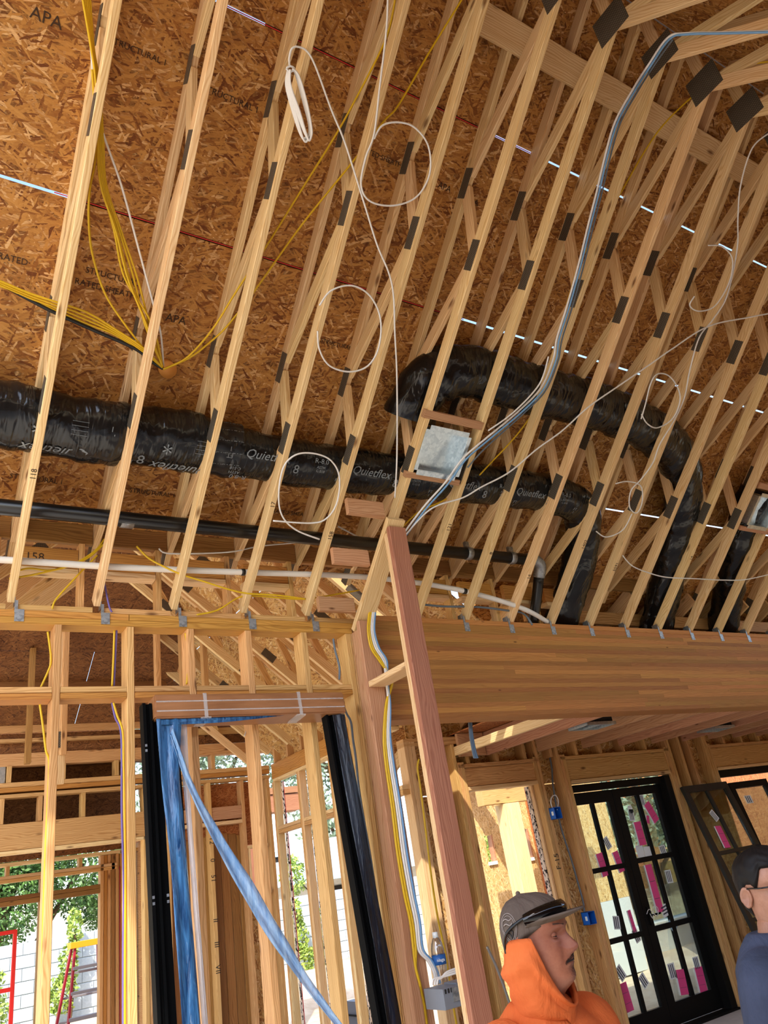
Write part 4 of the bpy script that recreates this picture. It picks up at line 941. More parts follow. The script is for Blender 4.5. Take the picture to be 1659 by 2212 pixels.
fpart('clear_tape', [((fl + .07, -.0575, ft - .03), (frr, -.0556, ft - .022)), ((fl + .07, -.0575, ft - .088), (frr, -.0556, ft - .08))], 'film_w')
def sheet(name, left, right, mat, parent, wob=.012, seed=1, n=36, mm=8, thick=.004):
    """crumpled sheet between two polylines, with thickness"""
    rnd = random.Random(seed); A, B = catmull(left, 10), catmull(right, 10); N = min(len(A), len(B)); ph = [rnd.uniform(0, 6.3) for _ in range(6)]
    bm = bmesh.new(); g = []
    nr = None
    for side in (0, 1):
        rows_ = []
        for i in range(N):
            r = []
            for j in range(mm + 1):
                t = j / mm; p = A[i].lerp(B[i], t)
                d = wob * (math.sin(t * 9 + ph[0] + .35 * math.sin(i * .3 + ph[1])) * .6 + math.sin(i * .21 + t * 4 + ph[2]) * .5 + .35 * math.sin(t * 21 + i * .5 + ph[3]))
                r.append(bm.verts.new(p + Vector((0, -1, 0)) * (d + side * thick)))
            rows_.append(r)
        g.append(rows_)
    for s_, rows_ in enumerate(g):
        for i in range(N - 1):
            for j in range(mm):
                f = (rows_[i][j], rows_[i][j + 1], rows_[i + 1][j + 1], rows_[i + 1][j]); bm.faces.new(f if s_ else f[::-1])
    for i in range(N - 1):
        for j in (0, mm):
            f = (g[0][i][j], g[0][i + 1][j], g[1][i + 1][j], g[1][i][j]); bm.faces.new(f if j else f[::-1])
    return bm_obj(name, bm, mat, parent, True)
fz = lambda x, z, y=-.03: FM @ Vector((x, y, z))
sheet('blue_film', [fz(fl + .07, 2.95), fz(fl + .08, 2.6), fz(fl + .10, 2.2), fz(fl + .11, 1.6), fz(fl + .12, 1.0), fz(fl + .14, .2)], [fz(fl + .225, 2.95), fz(fl + .19, 2.6), fz(fl + .20, 2.2), fz(fl + .205, 1.6), fz(fl + .215, 1.0), fz(fl + .22, .2)], 'bluefilm', fr, .012, 3)
sheet('pale_film', [fz(fl + .20, 2.93, .0), fz(fl + .22, 2.3, .0), fz(fl + .225, 1.5, .0), fz(fl + .24, .2, .0)], [fz(fl + .265, 2.93, .0), fz(fl + .25, 2.3, .0), fz(fl + .255, 1.5, .0), fz(fl + .265, .2, .0)], 'clearfilm', fr, .006, 9)
fpart('inner_profile', [((fl + .17, .02, .02), (fl + .215, .10, ft - .05))], 'blackm')
sheet('blue_film_head', [fz(fl + .10, 2.945), fz(fl + .5, 2.94), fz(fl + .95, 2.945)], [fz(fl + .10, 2.90), fz(fl + .5, 2.905), fz(fl + .95, 2.94)], 'bluefilm', fr, .006, 5)
sheet('dark_film', [fz(frr - .088, 2.93), fz(frr - .09, 2.2), fz(frr - .085, 1.5), fz(frr - .09, .9), fz(frr - .10, .3)], [fz(frr + .004, 2.93), fz(frr + .004, 2.2), fz(frr + .006, 1.5), fz(frr + .004, .9), fz(frr + .01, .3)], 'darkfilm', fr, .010, 12)
sheet('clear_film', [fz(frr + .003, 2.9, .02), fz(frr + .004, 1.8, .02), fz(frr + .004, .3, .02)], [fz(frr + .025, 2.9, .05), fz(frr + .028, 1.8, .05), fz(frr + .028, .3, .05)], 'clearfilm', fr, .004, 15)
sheet('loose_film', [fz(frr - .125, 1.16), fz(frr - .11, 1.0), fz(frr - .13, .5)], [fz(frr + .0, 1.09, -.05), fz(frr + .02, 1.0, -.06), fz(frr + .03, .5, -.06)], 'bluefilm', fr, .02, 18)
# diagonal film strip from the upper left corner down to the lower right
dl = [(368, 1590), (400, 1690), (450, 1800), (510, 1910), (575, 2020), (650, 2125), (720, 2212), (790, 2300)]
dr = [(372, 1572), (418, 1690), (478, 1800), (545, 1905), (605, 2005), (665, 2105), (722, 2190), (800, 2290)]
dd = [4.52 - .03 * k for k in range(8)]
sheet('diagonal_film', [onY(a, b, d) for (a, b), d in zip(dl, dd)], [onY(a, b, d - .01) for (a, b), d in zip(dr, dd)], 'bluefilm2', fr, .012, 21)

# ------------------------------------------------------------------ black glass door, right room
def glazed_leaf(parent, name, x0, x1, z0, z1, mtx, cols, rows_, stile=.11, toprail=.11, botrail=.20, bar=.045, th=.045, mat='blackf', stickers=()):
    leaf_ = empty(name, mtx @ Vector((x0, 0, z0))); leaf_.parent = parent
    leaf_.matrix_basis = chain_matrix(parent).inverted() @ Matrix.Translation(mtx @ Vector((x0, 0, z0)))
    def add(nm, boxes, m_):
        bm = bmesh.new()
        for lo, hi in boxes: bm_box(bm, lo, hi)
        return bm_obj(nm, bm, m_, leaf_, False, mtx)
    add('stile', [((x0, 0, z0), (x0 + stile, th, z1))], mat); add('stile', [((x1 - stile, 0, z0), (x1, th, z1))], mat)
    add('top_rail', [((x0 + stile, 0, z1 - toprail), (x1 - stile, th, z1))], mat); add('bottom_rail', [((x0 + stile, 0, z0), (x1 - stile, th, z0 + botrail))], mat)
    gx0, gx1, gz0, gz1 = x0 + stile, x1 - stile, z0 + botrail, z1 - toprail
    for c in range(1, cols): xx = gx0 + (gx1 - gx0) * c / cols; add('glazing_bar', [((xx - bar / 2, .004, gz0), (xx + bar / 2, th - .004, gz1))], mat)
    for r in range(1, rows_): zz = gz0 + (gz1 - gz0) * r / rows_; add('glazing_bar', [((gx0, .002, zz - bar / 2), (gx1, th - .002, zz + bar / 2))], mat)
    for c in range(cols):
        for r in range(rows_):
            a, b = gx0 + (gx1 - gx0) * c / cols, gx0 + (gx1 - gx0) * (c + 1) / cols; zz0, zz1 = gz0 + (gz1 - gz0) * r / rows_, gz0 + (gz1 - gz0) * (r + 1) / rows_
            add('pane', [((a + .005, th / 2 - .002, zz0 + .005), (b - .005, th / 2 + .002, zz1 - .005))], 'glass')
    for (u, v, w_, h_, rot, kind) in stickers:
        cx, cz = gx0 + (gx1 - gx0) * u, gz0 + (gz1 - gz0) * v
        m2 = mtx @ Matrix.Translation((cx, th / 2 - .0045, cz)) @ Matrix.Rotation(math.radians(rot), 4, 'Y')
        def st(nm, boxes, m_):
            bm = bmesh.new()
            for lo, hi in boxes: bm_box(bm, lo, hi)
            return bm_obj(nm, bm, m_, leaf_, False, m2)
        if kind == 'p':
            st('pink_sticker', [((-w_ / 2, -.0012, -h_ / 2), (w_ / 2, 0, h_ / 2))], 'pink'); st('sticker_edge', [((-w_ / 2 - .018, -.0010, -h_ / 2), (-w_ / 2, 0, h_ / 2))], 'stkw')
            st('sticker_lines', [((-w_ * .4, -.0016, -h_ * .22), (w_ * .4, -.0012, -h_ * .21)), ((-w_ * .4, -.0016, h_ * .14), (w_ * .4, -.0012, h_ * .15))], 'stkd')
        elif kind == 's':
            st('white_sticker', [((-w_ / 2, -.001, -h_ / 2), (w_ / 2, 0, h_ / 2))], 'stkw'); st('sticker_bars', [((-w_ * .38 + q * w_ * .27, -.0016, -h_ * .42), (-w_ * .38 + q * w_ * .27 + w_ * .13, -.001, h_ * .42)) for q in range(3)], 'stkd')
        elif kind == 'w': st('white_sticker', [((-w_ / 2, -.001, -h_ / 2), (w_ / 2, 0, h_ / 2))], 'stkw')
        elif kind == 'b': st('pale_blue_sticker', [((-w_ / 2, -.001, -h_ / 2), (w_ / 2, 0, h_ / 2))], 'fascia')
    return leaf_
dr1 = empty('door_1', (7.6, BY + .06, 0), 'black framed double glass door with pink and striped stickers', kind='structure')
DX0, DX1, DZ1 = 6.745, 8.478, 2.525
for lo, hi in (((DX0, BY + .10, .02), (DX0 + .035, BY + .20, DZ1)), ((DX1 - .10, BY + .03, .02), (DX1, BY + .20, DZ1)), ((DX0 + .035, BY + .08, DZ1 - .075), (DX1 - .1, BY + .20, DZ1))): box('door_frame', lo, hi, 'blackf', dr1, .002, 2 if hi[2] - lo[2] > 1 else 0)
box('threshold', (DX0, BY + .0, .0), (DX1, BY + .16, .022), 'blackf', dr1)
DM1 = Matrix.Translation((0, BY + .135, 0))
glazed_leaf(dr1, 'left_leaf', DX0 + .038, 7.49, .03, DZ1 - .085, DM1, 2, 3, .085, .13, .2, .05, .045, 'blackf',
            [(.36, .69, .10, .24, -6, 'p'), (.86, .69, .09, .22, -10, 'p'), (.80, .40, .05, .22, -4, 'p'), (.66, .79, .09, .13, -22, 's'), (.35, .41, .10, .13, 8, 's'), (.82, .33, .09, .13, -16, 's'), (.12, .085, .11, .26, -4, 'p'), (.12, .19, .10, .14, -30, 's'), (.70, .13, .10, .13, -28, 's')])
rl = glazed_leaf(dr1, 'right_leaf', 7.50, DX1 - .105, .03, DZ1 - .085, DM1, 2, 3, .12, .10, .2, .055, .045, 'blackf',
            [(.30, .80, .12, .26, 0, 'p'), (.78, .90, .11, .24, -24, 'p'), (.62, .865, .05, .09, 20, 'p'), (.28, .52, .11, .50, 0, 'p'), (.22, .93, .07, .09, -15, 'w'), (.17, .70, .12, .18, 0, 'w'), (.38, .70, .13, .12, 4, 'w'), (.80, .69, .10, .13, -5, 's'), (.76, .56, .10, .14, 2, 's'),
             (.40, .405, .12, .12, 80, 's'), (.50, .33, .12, .13, -40, 'b'), (.20, .90, .09, .13, 5, 's'), (.60, 1.0 - .03, .09, .13, 0, 's'), (.16, .13, .11, .15, 0, 's'), (.34, .07, .13, .24, 6, 'p'), (.84, .13, .10, .13, 0, 's'), (.84, .055, .13, .24, 4, 'p')])
hx = 7.57
bm = bmesh.new(); bm_box(bm, (hx - .02, BY + 0.115, .98), (hx + .02, BY + 0.135, 1.16)); bm_obj('handle_plate', bm, 'blackf', rl)
tube('handle', [(hx, BY + 0.120, 1.08), (hx, BY + 0.080, 1.08), (hx + .13, BY + 0.075, 1.08)], .010, 'blackm', rl, 8)
tube('handle_tie', [(hx - .08, BY + 0.090, 1.10), (hx - .03, BY + 0.080, 1.14), (hx + .04, BY + 0.060, 1.06), (hx + .10, BY + 0.070, 1.13), (hx + .05, BY + 0.080, 1.16), (hx - .02, BY + 0.070, 1.05), (hx - .06, BY + 0.060, 1.10)], .004, 'white', rl, 5)
# spare leaves leaning against the wall right of the door
def leaning(name, x0, x1, h, ytop, ybot, label, cols, rows_, mat, stickers=(), stile=.08, tilt=0.):
    t = empty(name, (x0, ybot, 0), label, 'door leaf', 'spare glazed door leaves')
    a = math.asin((ytop - ybot) / h)
    m = Matrix.Translation((x0, ybot, .004)) @ Matrix.Rotation(-a, 4, 'X') @ Matrix.Rotation(tilt, 4, 'Y')
    glazed_leaf(t, 'leaf', 0, x1 - x0, 0, h, m, cols, rows_, stile, .08, .14, .04, .045, mat, stickers); return t
leaning('glazed_leaf', 8.52, 9.42, 2.42, 6.57, 6.02, 'dark glazed door leaf leaning on the wall right of the glass door', 2, 3, 'leafpaint', [(.30, .745, .11, .26, 3, 'p'), (.36, .86, .09, .13, -24, 's'), (.60, .53, .09, .26, 6, 'p'), (.5, .30, .03, .04, 0, 'b')])
leaning('glazed_leaf', 9.50, 10.35, 2.36, 6.60, 6.25, 'black glazed leaf standing behind the leaning one at the right photo edge', 1, 2, 'blackf', [(.3, .93, .14, .10, 0, 's')], .09)
box('lintel_bar', (9.45, BY + .02, 2.42), (12, BY + .10, 2.508), 'blackf', wb)

# ------------------------------------------------------------------ outdoors
def gz(x, y):
    if y < 12.6: return -.12
    t = min(1, (y - 12.6) / 3.6); return -.12 + .62 * t * t * (3 - 2 * t)
def build_ground():
    xs = np.concatenate([np.arange(-30, -2, 4.), np.arange(-2, 20, .5), np.arange(20, 61, 4.)]); ys = np.concatenate([np.arange(-40, -2, 6.), np.arange(-2, 7, 3.), np.arange(7, 18, .35), np.arange(18, 70, 4.)])
    bm = bmesh.new(); rnd = random.Random(4)
    V = [[bm.verts.new((x, y, gz(x, y) + (rnd.uniform(-.03, .03) if y > 7.4 else -.0) - (.02 if y < 7.4 else 0))) for x in xs] for y in ys]
    for i in range(len(ys) - 1):
        for j in range(len(xs) - 1): bm.faces.new((V[i][j], V[i][j + 1], V[i + 1][j + 1], V[i + 1][j]))
    o = bm_obj('ground', bm, 'dirt', None, True); tag(o, 'sunlit sandy dirt ground of the yard', kind='structure')
build_ground()
bw = empty('block_wall', (6, 16.5, .3), 'pale painted concrete block wall along the back of the yard', 'wall')
box('mortar_core', (.4, 16.52, .2), (12.6, 16.68, 1.84), 'mortar', bw)
for r in range(8):
    for c in range(31):
        x = .4 + c * .4 - (r % 2) * .2
        box('block', (x + .004, 16.505, .245 + r * .2), (x + .396, 16.695, .245 + r * .2 + .192), 'cmu', bw, .006)
box('side_wall', (.55, 13.0, .0), (.75, 16.5, 1.70), 'cmu', bw)

def leaves(name, blobs, n, size, mat, parent, seed=1, jit=.5):
    """N small leaf blades spread on and in the given clumps (centre, radii)"""
    rng = np.random.default_rng(seed); tot = sum(b[1][0] * b[1][2] for b in blobs); vs_, fs = [], []
    for c, r in blobs:
        k = int(n * r[0] * r[2] / tot)
        d = rng.normal(size=(k, 3)); d /= np.linalg.norm(d, axis=1)[:, None]; rad = rng.uniform(.35, 1.0, (k, 1)) ** .5
        p = np.array(c) + d * rad * np.array(r) + rng.normal(size=(k, 3)) * np.array(r) * .06
        a = rng.normal(size=(k, 3)); a /= np.linalg.norm(a, axis=1)[:, None]; b = np.cross(a, rng.normal(size=(k, 3))); b /= np.linalg.norm(b, axis=1)[:, None]
        s = size * rng.uniform(.6, 1.4, (k, 1))
        for i in range(k):
            o = len(vs_); A, B = a[i] * s[i], b[i] * s[i] * .42
            vs_ += [p[i] - A, p[i] + B, p[i] + A, p[i] - B]; fs.append((o, o + 1, o + 2, o + 3))
    me = bpy.data.meshes.new(name); me.from_pydata([tuple(v) for v in vs_], [], fs); me.update()
    o = put(name, me, mat, parent); o['kind'] = 'stuff'; return o
def tree(name, base, label, blobs, n, size, mat, trunk_r=.12, seed=1, group=None, flowers=0):
    t = empty(name, base, label, 'tree' if 'tree' in name else 'shrub', group); b = Vector(base)
    cs = sorted(blobs, key=lambda q: q[0][2]); top = Vector(cs[-1][0])
    tube('trunk', [b, b.lerp(Vector((b.x + .1, b.y, top.z)), .5), Vector((top.x, top.y, top.z))], trunk_r, 'bark', t, 8)
    for k, (c, r) in enumerate(blobs[:5]): tube('branch', [b.lerp(Vector(c), .35), b.lerp(Vector(c), .7) + Vector((.05, 0, .08)), Vector(c)], trunk_r * .4, 'bark', t, 6)
    leaves('foliage', blobs, n, size, mat, t, seed)
    if flowers: leaves('flowers', [(c, (r[0] * 1.03, r[1] * 1.03, r[2] * 1.03)) for c, r in blobs], flowers, size * .8, 'flower', t, seed + 9)
    return t
tree('shade_tree', (2.3, 19.5, .2), 'dense dark green tree over the block wall behind the left windows', [((1.6, 19.2, 3.4), (1.5, 1.2, 1.5)), ((3.0, 19.4, 4.0), (1.5, 1.2, 1.3)), ((4.2, 19.3, 3.2), (1.2, 1.1, 1.1)), ((.6, 18.9, 2.4), (1.1, 1.0, 1.3)), ((2.6, 18.9, 2.6), (.9, .8, .8)), ((4.9, 19.6, 2.4), (.8, .8, .7))], 34000, .055, 'leaf', .16, 3)
tree('yard_tree', (9.6, 33, 0), 'tall grey green tree behind the grey roofed house, left part of the window wall', [((c[0] * 1.22, c[1] * 1.22, 1.88 + (c[2] - 1.88) * 1.22), (r[0] * 1.22, r[1] * 1.1, r[2] * 1.22)) for c, r in [((7.6, 27, 6.2), (2.4, 1.6, 2.0)), ((9.6, 27.5, 7.8), (2.2, 1.6, 1.8)), ((11.5, 28, 6.8), (2.4, 1.6, 2.0)), ((8.5, 27, 4.3), (1.6, 1.2, 1.0))]], 9000, .14, 'leafg', .2, 5)
tree('yard_tree', (18.5, 32, 0), 'tall leafy tree seen in the gap between the reddish posts', [((c[0] * 1.28, c[1] * 1.28, 1.88 + (c[2] - 1.88) * 1.28), (r[0] * 1.28, r[1] * 1.1, r[2] * 1.28)) for c, r in [((13.6, 24.6, 5.2), (2.0, 1.5, 1.9)), ((15.2, 25, 7.0), (2.2, 1.6, 2.0)), ((13.2, 24.4, 3.4), (1.2, 1.0, 1.0)), ((12.2, 24.4, 7.4), (1.6, 1.4, 1.5))]], 9000, .14, 'leafg', .2, 6)
tree('climbing_shrub', (3.35, 16.2, .5), 'slim yellow green shrub against the block wall behind the ladder', [((3.4, 16.2, 1.9), (.13, .12, .42)), ((3.3, 16.2, 1.35), (.18, .12, .35)), ((3.2, 16.2, .95), (.25, .14, .3))], 900, .05, 'leafy', .02, 7)
tree('climbing_shrub', (1.9, 15.6, .4), 'yellow green shrub at the foot of the block wall behind the red frame', [((1.95, 15.6, 1.35), (.22, .2, .35)), ((2.0, 15.6, .85), (.3, .25, .45))], 900, .05, 'leafy', .02, 8)
tree('climbing_shrub', (7.62, 16.1, .5), 'slim shrub against the block wall left of the wrapped door frame leg', [((7.7, 16.1, 1.55), (.12, .1, .3)), ((7.75, 16.1, 1.1), (.16, .1, .35)), ((7.85, 16.1, .7), (.18, .1, .25))], 700, .05, 'leafy', .02, 9)
tree('climbing_shrub', (8.25, 16.2, .5), 'slim shrub on the block wall just right of the sunlit window stud', [((8.2, 16.2, 1.2), (.10, .1, .5)), ((8.3, 16.2, .7), (.14, .1, .25))], 500, .045, 'leafy', .015, 10)
tree('bushy_shrub', (9.9, 17.6, .4), 'bushy green shrub in front of the grey roofed house over the wall', [((8.4, 17.6, 2.25), (.30, .25, .45)), ((10.0, 17.6, 2.3), (.28, .25, .55)), ((10.2, 17.5, 1.8), (.4, .3, .4))], 1300, .06, 'leafy', .04, 11)
tree('bushy_shrub', (4.4, 10.9, -.1), 'shrub with magenta flowers behind the boards at left', [((4.5, 13.2, 1.9), (.35, .3, 1.0)), ((4.6, 13.2, .9), (.4, .3, .7))], 1800, .05, 'leafy', .03, 12, None, 130)
tree('bushy_shrub', (12.3, 15.2, .4), 'flowering shrub seen low between the two reddish posts', [((12.0, 15.2, 1.9), (.5, .4, .8)), ((11.7, 15.2, 1.0), (.4, .35, .5))], 1600, .055, 'leafy', .03, 13, None, 60)
nh = empty('neighbour_house', (12, 26, 0), 'low house with grey shingle roof behind the block wall', 'house')
box('house_wall', (7, 24.4, -.1), (18, 28, 2.25), 'stucco', nh)
def slab(name, pts, th, mat, parent):
    bm = bmesh.new(); a = [bm.verts.new(p) for p in pts]; b = [bm.verts.new(Vector(p) + Vector((0, 0, th))) for p in pts]; n = len(pts)
    bm.faces.new(a[::-1]); bm.faces.new(b)
    for i in range(n): bm.faces.new((a[i], a[(i + 1) % n], b[(i + 1) % n], b[i]))
    return bm_obj(name, bm, mat, parent)
slab('shingle_roof', [(6.5, 23.6, 2.3), (18.5, 23.6, 2.3), (18.5, 26.4, 3.45), (6.5, 26.4, 3.45)], .08, 'shingle', nh); slab('shingle_roof', [(6.5, 26.4, 3.45), (18.5, 26.4, 3.45), (18.5, 29, 2.3), (6.5, 29, 2.3)], .08, 'shingle', nh)
box('fascia', (6.5, 23.55, 2.14), (18.5, 23.6, 2.36), 'fascia', nh)
for X in (9.2, 12.9): box('window', (X, 24.36, .9), (X + .8, 24.4, 1.95), 'darkin', nh)
ac = empty('roof_cooler', (11.2, 25.2, 2.95), 'white cooling unit standing on the grey shingle roof', 'cooling unit')
box('casing', (10.8, 24.8, 3.05), (11.5, 25.5, 4.05), 'fascia', ac); box('stand', (10.85, 24.85, 2.75), (11.45, 25.45, 3.05), 'darkin', ac); box('louvre', (10.9, 24.79, 3.2), (11.4, 24.80, 3.9), 'stkw', ac)
# porch roof of the neighbour pavilion with reddish beams
pv = empty('porch_beam', (6.3, 12.4, 2.8), 'reddish timber porch beam seen through the upper window', 'beam')
pa, pb = onY(596, 1735, 12.2), onY(648, 1722, 12.2)
lum('timber', (pa.x - .6, 12.2, pa.z - .02), (pb.x - .1, 12.2, pa.z - .02), .30, .26, 'redfir', pv); lum('cap_timber', (pa.x - .6, 12.2, pa.z + .17), (pb.x - .06, 12.2, pa.z + .17), .34, .10, 'redfir', pv)
box('porch_post', (pa.x - .6, 12.1, -.1), (pa.x - .4, 12.3, pa.z - .15), 'redfir', pv, .003, 2)
# ladder and red scaffold frame behind the far opening
ld = empty('step_ladder', (3.1, 13.1, -.1), 'dark red step ladder with yellow top standing outside the left windows', 'ladder')
LT = onY(184, 2036, 13.2)
lx0, lx1, lzt, ly = LT.x - .17, LT.x + .19, LT.z, 13.2
def lrail(x0, x1, y0, y1): lum('rail', (x0, y0, gz(0, 13.) + .01), (x1, y1, lzt - .02), .03, .07, 'redladder', ld, (0, 1, 0))
lrail(lx0 - .16, lx0 + .02, ly - .30, ly - .05); lrail(lx1 + .16, lx1 - .02, ly - .30, ly - .05); lrail(lx0 - .22, lx0, ly + .65, ly + .06); lrail(lx1 + .2, lx1, ly + .65, ly + .06)
box('ladder_top', (lx0 - .05, ly - .12, lzt - .05), (lx1 + .05, ly + .12, lzt + .03), 'ladtop', ld)
for k in range(1, 6):
    t = k / 6; z = lzt - (lzt + .1) * t; e = .17 * t; yy = ly - .06 - .25 * t
    box('step', (lx0 - e + .01, yy - .05, z - .02), (lx1 + e - .01, yy + .04, z + .02), 'ladgrey', ld)
    box('rear_rung', (lx0 - e, ly + .09 + .54 * t, z - .08), (lx1 + e, ly + .12 + .54 * t, z - .05), 'ladgrey', ld)
sf = empty('scaffold_frame', (1.6, 11.2, 0), 'bright red steel frame standing at the left photo edge', 'scaffold frame')
TR = onY(33, 2008, 11.3); xr, zt = TR.x, TR.z
for x in (xr, xr - .55): box('upright', (x - .022, 11.28, .0), (x + .022, 11.32, zt), 'redpaint', sf, .004, 2)
box('inner_upright', (xr - .20, 11.285, zt - .62), (xr - .165, 11.315, zt - .05), 'redpaint', sf, .004, 2)
for z in (zt - .02, zt - .62, zt - 1.1): box('rail', (xr - .55, 11.28, z - .022), (xr + .0, 11.32, z + .022), 'redpaint', sf, .004)
tube('hoop', [(xr, 11.3, zt - 1.02), (xr - .1, 11.3, zt - .99), (xr - .17, 11.3, zt - 1.06)], .02, 'redpaint', sf, 8)
# tool case on a trestle outside the window wall
tc_ = empty('tool_case', (5.9, 7.7, .4), 'dark grey tool case with brass latch on a dark trestle outside', 'case')
Pc = onX(790, 2172, 6.1)
box('case_body', (Pc.x - .22, Pc.y - .18, Pc.z - .06), (Pc.x + .22, Pc.y + .18, Pc.z + .09), 'greybox', tc_, .02); box('case_bottom', (Pc.x - .22, Pc.y - .18, Pc.z - .20), (Pc.x + .22, Pc.y + .18, Pc.z - .08), 'greybox', tc_, .02)
box('latch', (Pc.x - .10, Pc.y - .20, Pc.z - .12), (Pc.x - .02, Pc.y - .18, Pc.z + .0), 'bolt', tc_); box('hinge_bar', (Pc.x - .24, Pc.y - .17, Pc.z - .08), (Pc.x + .24, Pc.y + .17, Pc.z - .06), 'darkin', tc_)
for dx in (-.18, .18):
    for dy in (-.14, .14): box('trestle_leg', (Pc.x + dx - .02, Pc.y + dy - .02, -.12), (Pc.x + dx + .02, Pc.y + dy + .02, Pc.z - .2), 'darkin', tc_, .003, 2)
# house wing across the courtyard: strand board walls, post and beam porch
wg = empty('house_wing', (9, 10, 0), 'strand board clad wing of the house with timber porch across the courtyard', 'building')
WYY = 10.4
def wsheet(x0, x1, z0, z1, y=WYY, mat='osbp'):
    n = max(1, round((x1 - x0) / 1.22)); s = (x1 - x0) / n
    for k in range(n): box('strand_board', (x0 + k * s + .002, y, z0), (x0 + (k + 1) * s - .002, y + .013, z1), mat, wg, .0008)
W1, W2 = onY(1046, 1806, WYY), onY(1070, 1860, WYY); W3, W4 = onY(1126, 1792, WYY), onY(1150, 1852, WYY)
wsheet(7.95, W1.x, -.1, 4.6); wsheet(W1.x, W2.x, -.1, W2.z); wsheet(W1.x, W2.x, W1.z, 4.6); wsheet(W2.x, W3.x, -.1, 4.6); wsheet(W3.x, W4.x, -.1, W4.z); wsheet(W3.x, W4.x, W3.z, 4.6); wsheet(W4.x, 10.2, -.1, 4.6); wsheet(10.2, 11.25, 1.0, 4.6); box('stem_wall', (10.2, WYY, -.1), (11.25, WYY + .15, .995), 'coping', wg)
for a, b in ((W1, W2), (W3, W4)):
    box('window_frame', (a.x - .02, WYY - .03, b.z - .05), (b.x + .02, WYY + .03, b.z), 'stkw', wg); box('window_frame', (b.x, WYY - .01, b.z), (b.x + .03, WYY + .09, a.z), 'fir', wg)
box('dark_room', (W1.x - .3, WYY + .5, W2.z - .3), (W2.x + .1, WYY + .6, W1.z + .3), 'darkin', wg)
pq = onY(1118, 1850, 9.4)
box('porch_post', (pq.x - .13, 9.27, -.12), (pq.x + .13, 9.53, 2.62), 'pine', wg, .004, 2); 
lum('porch_beam', (7.6, 9.4, 2.75), (9.6, 9.4, 2.75), .16, .24, 'pine2', wg); lum('porch_beam', (pq.x, 9.48, 3.10), (pq.x + .02, 10.38, 3.10), .2, .30, 'fir', wg)
lum('porch_beam', (pq.x - .1, 9.32, 3.05), (pq.x + 1.7, 9.32, 3.30), .15, .26, 'pine2', wg)
for k in range(4): lum('rafter', (7.9 + k * .55, 9.2, 3.35), (7.9 + k * .55, 10.38, 3.75), .05, .14, 'pine', wg)
box('strand_board', (9.35, 9.75, -.1), (9.363, 10.39, 3.2), 'osbr', wg)
# courtyard seen through the glass door
lw = empty('low_wall', (13, 12.5, 0), 'low pale concrete wall in the courtyard behind the glass door', 'wall')
A_, B_ = onZ(1300, 2070, -.1), onZ(1650, 2030, -.1)
box('footing', (10.5, 11.6, -.14), (22, 11.9, .28), 'coping', lw); box('coping', (10.45, 11.55, .28), (22.05, 11.95, .36), 'coping', lw)
gp = empty('glass_fence', (15, 12, .4), 'clear glass fence panels on the low concrete wall', 'fence')
for k in range(6): box('panel', (10.8 + k * 1.5, 11.74, .37), (10.8 + k * 1.5 + 1.45, 11.755, 1.35), 'glass', gp, .001)
tree('yard_tree', (16, 15, 0), 'leafy green tree behind the glass door panes', [((15.0, 14.5, 2.2), (1.3, 1.0, 1.2)), ((17.5, 15, 3.2), (1.8, 1.2, 1.6)), ((14.0, 15, 3.8), (1.2, 1.0, 1.2)), ((19.5, 15, 2.2), (1.5, 1.0, 1.4))], 9000, .10, 'leafg', .14, 15)
w2 = empty('house_wing', (15, 17, 0), 'far wood clad wall behind the courtyard tree', 'building')
for k in range(14): box('board', (13.6 + k * .9, 17.5, -.1), (13.6 + k * .9 + .88, 17.55, 4.6), ['osbr', 'brownp', 'osbw'][k % 3], w2)
o3 = empty('house_wing', (14, 8.5, 0), 'strand board wall outside the right hand opening', 'building')
for k in range(5): box('strand_board', (11.9 + k * 1.23, 9.6, -.1), (11.9 + k * 1.23 + 1.22, 9.613, 4.4), 'osbr', o3, .0008)

# ------------------------------------------------------------------ people
def skin_mat(name, a, b):
    k = NB(name); tc = k.n('TexCoord'); n = k.noise(tc.outputs['Object'], 14., 4, .6); m = k.noise(tc.outputs['Object'], 160., 2)
    k.l(k.ramp(k.math('ADD', k.math('MULTIPLY', n, .8), k.math('MULTIPLY', m, .2)), [(.35, lin(a)), (.68, lin(b))]), k.b.inputs['Base Color'])
    k.set(k.b, Roughness=.48); k.b.inputs['Subsurface Weight'].default_value = .08; k.b.inputs['Subsurface Radius'].default_value = (.012, .005, .003); k.bump(m, .12, .002)
    return k.m
M['skin'] = skin_mat('tan_skin', '#8a503b', '#a56a4e'); M['skin2'] = skin_mat('light_skin', '#9a684d', '#b58268')
def cloth(name, a, b):
    k = NB(name); tc = k.n('TexCoord'); n = k.noise(tc.outputs['Object'], 7., 4, .6)
    k.l(k.ramp(n, [(.3, lin(a)), (.7, lin(b))]), k.b.inputs['Base Color']); k.set(k.b, Roughness=.85); k.b.inputs['Specular IOR Level'].default_value = .15
    k.bump(k.math('ADD', k.noise(k.vmath('MULTIPLY', tc.outputs['Object'], (9, 9, 5)), 1., 4, .6, .8), k.math('MULTIPLY', k.noise(tc.outputs['Object'], 400., 1), .03)), .55, .03)
    return k.m
M['hoodie'] = cloth('orange_fleece', '#c45c2b', '#d06c38'); M['tee'] = cloth('slate_tee', '#383e4e', '#474e62'); M['denim'] = cloth('dark_denim', '#2b3244', '#3c465c'); M['cap'] = cloth('taupe_cap', '#544840', '#6a5c50')
M['hair'] = plain('dark_hair', '#15110f', .62, spec=.25); M['lash'] = plain('dark_lash', '#1d130f', .7); M['stubble'] = plain('dark_stubble', '#4a332a', .8); M['lip'] = plain('lip', '#8a4f44', .5)
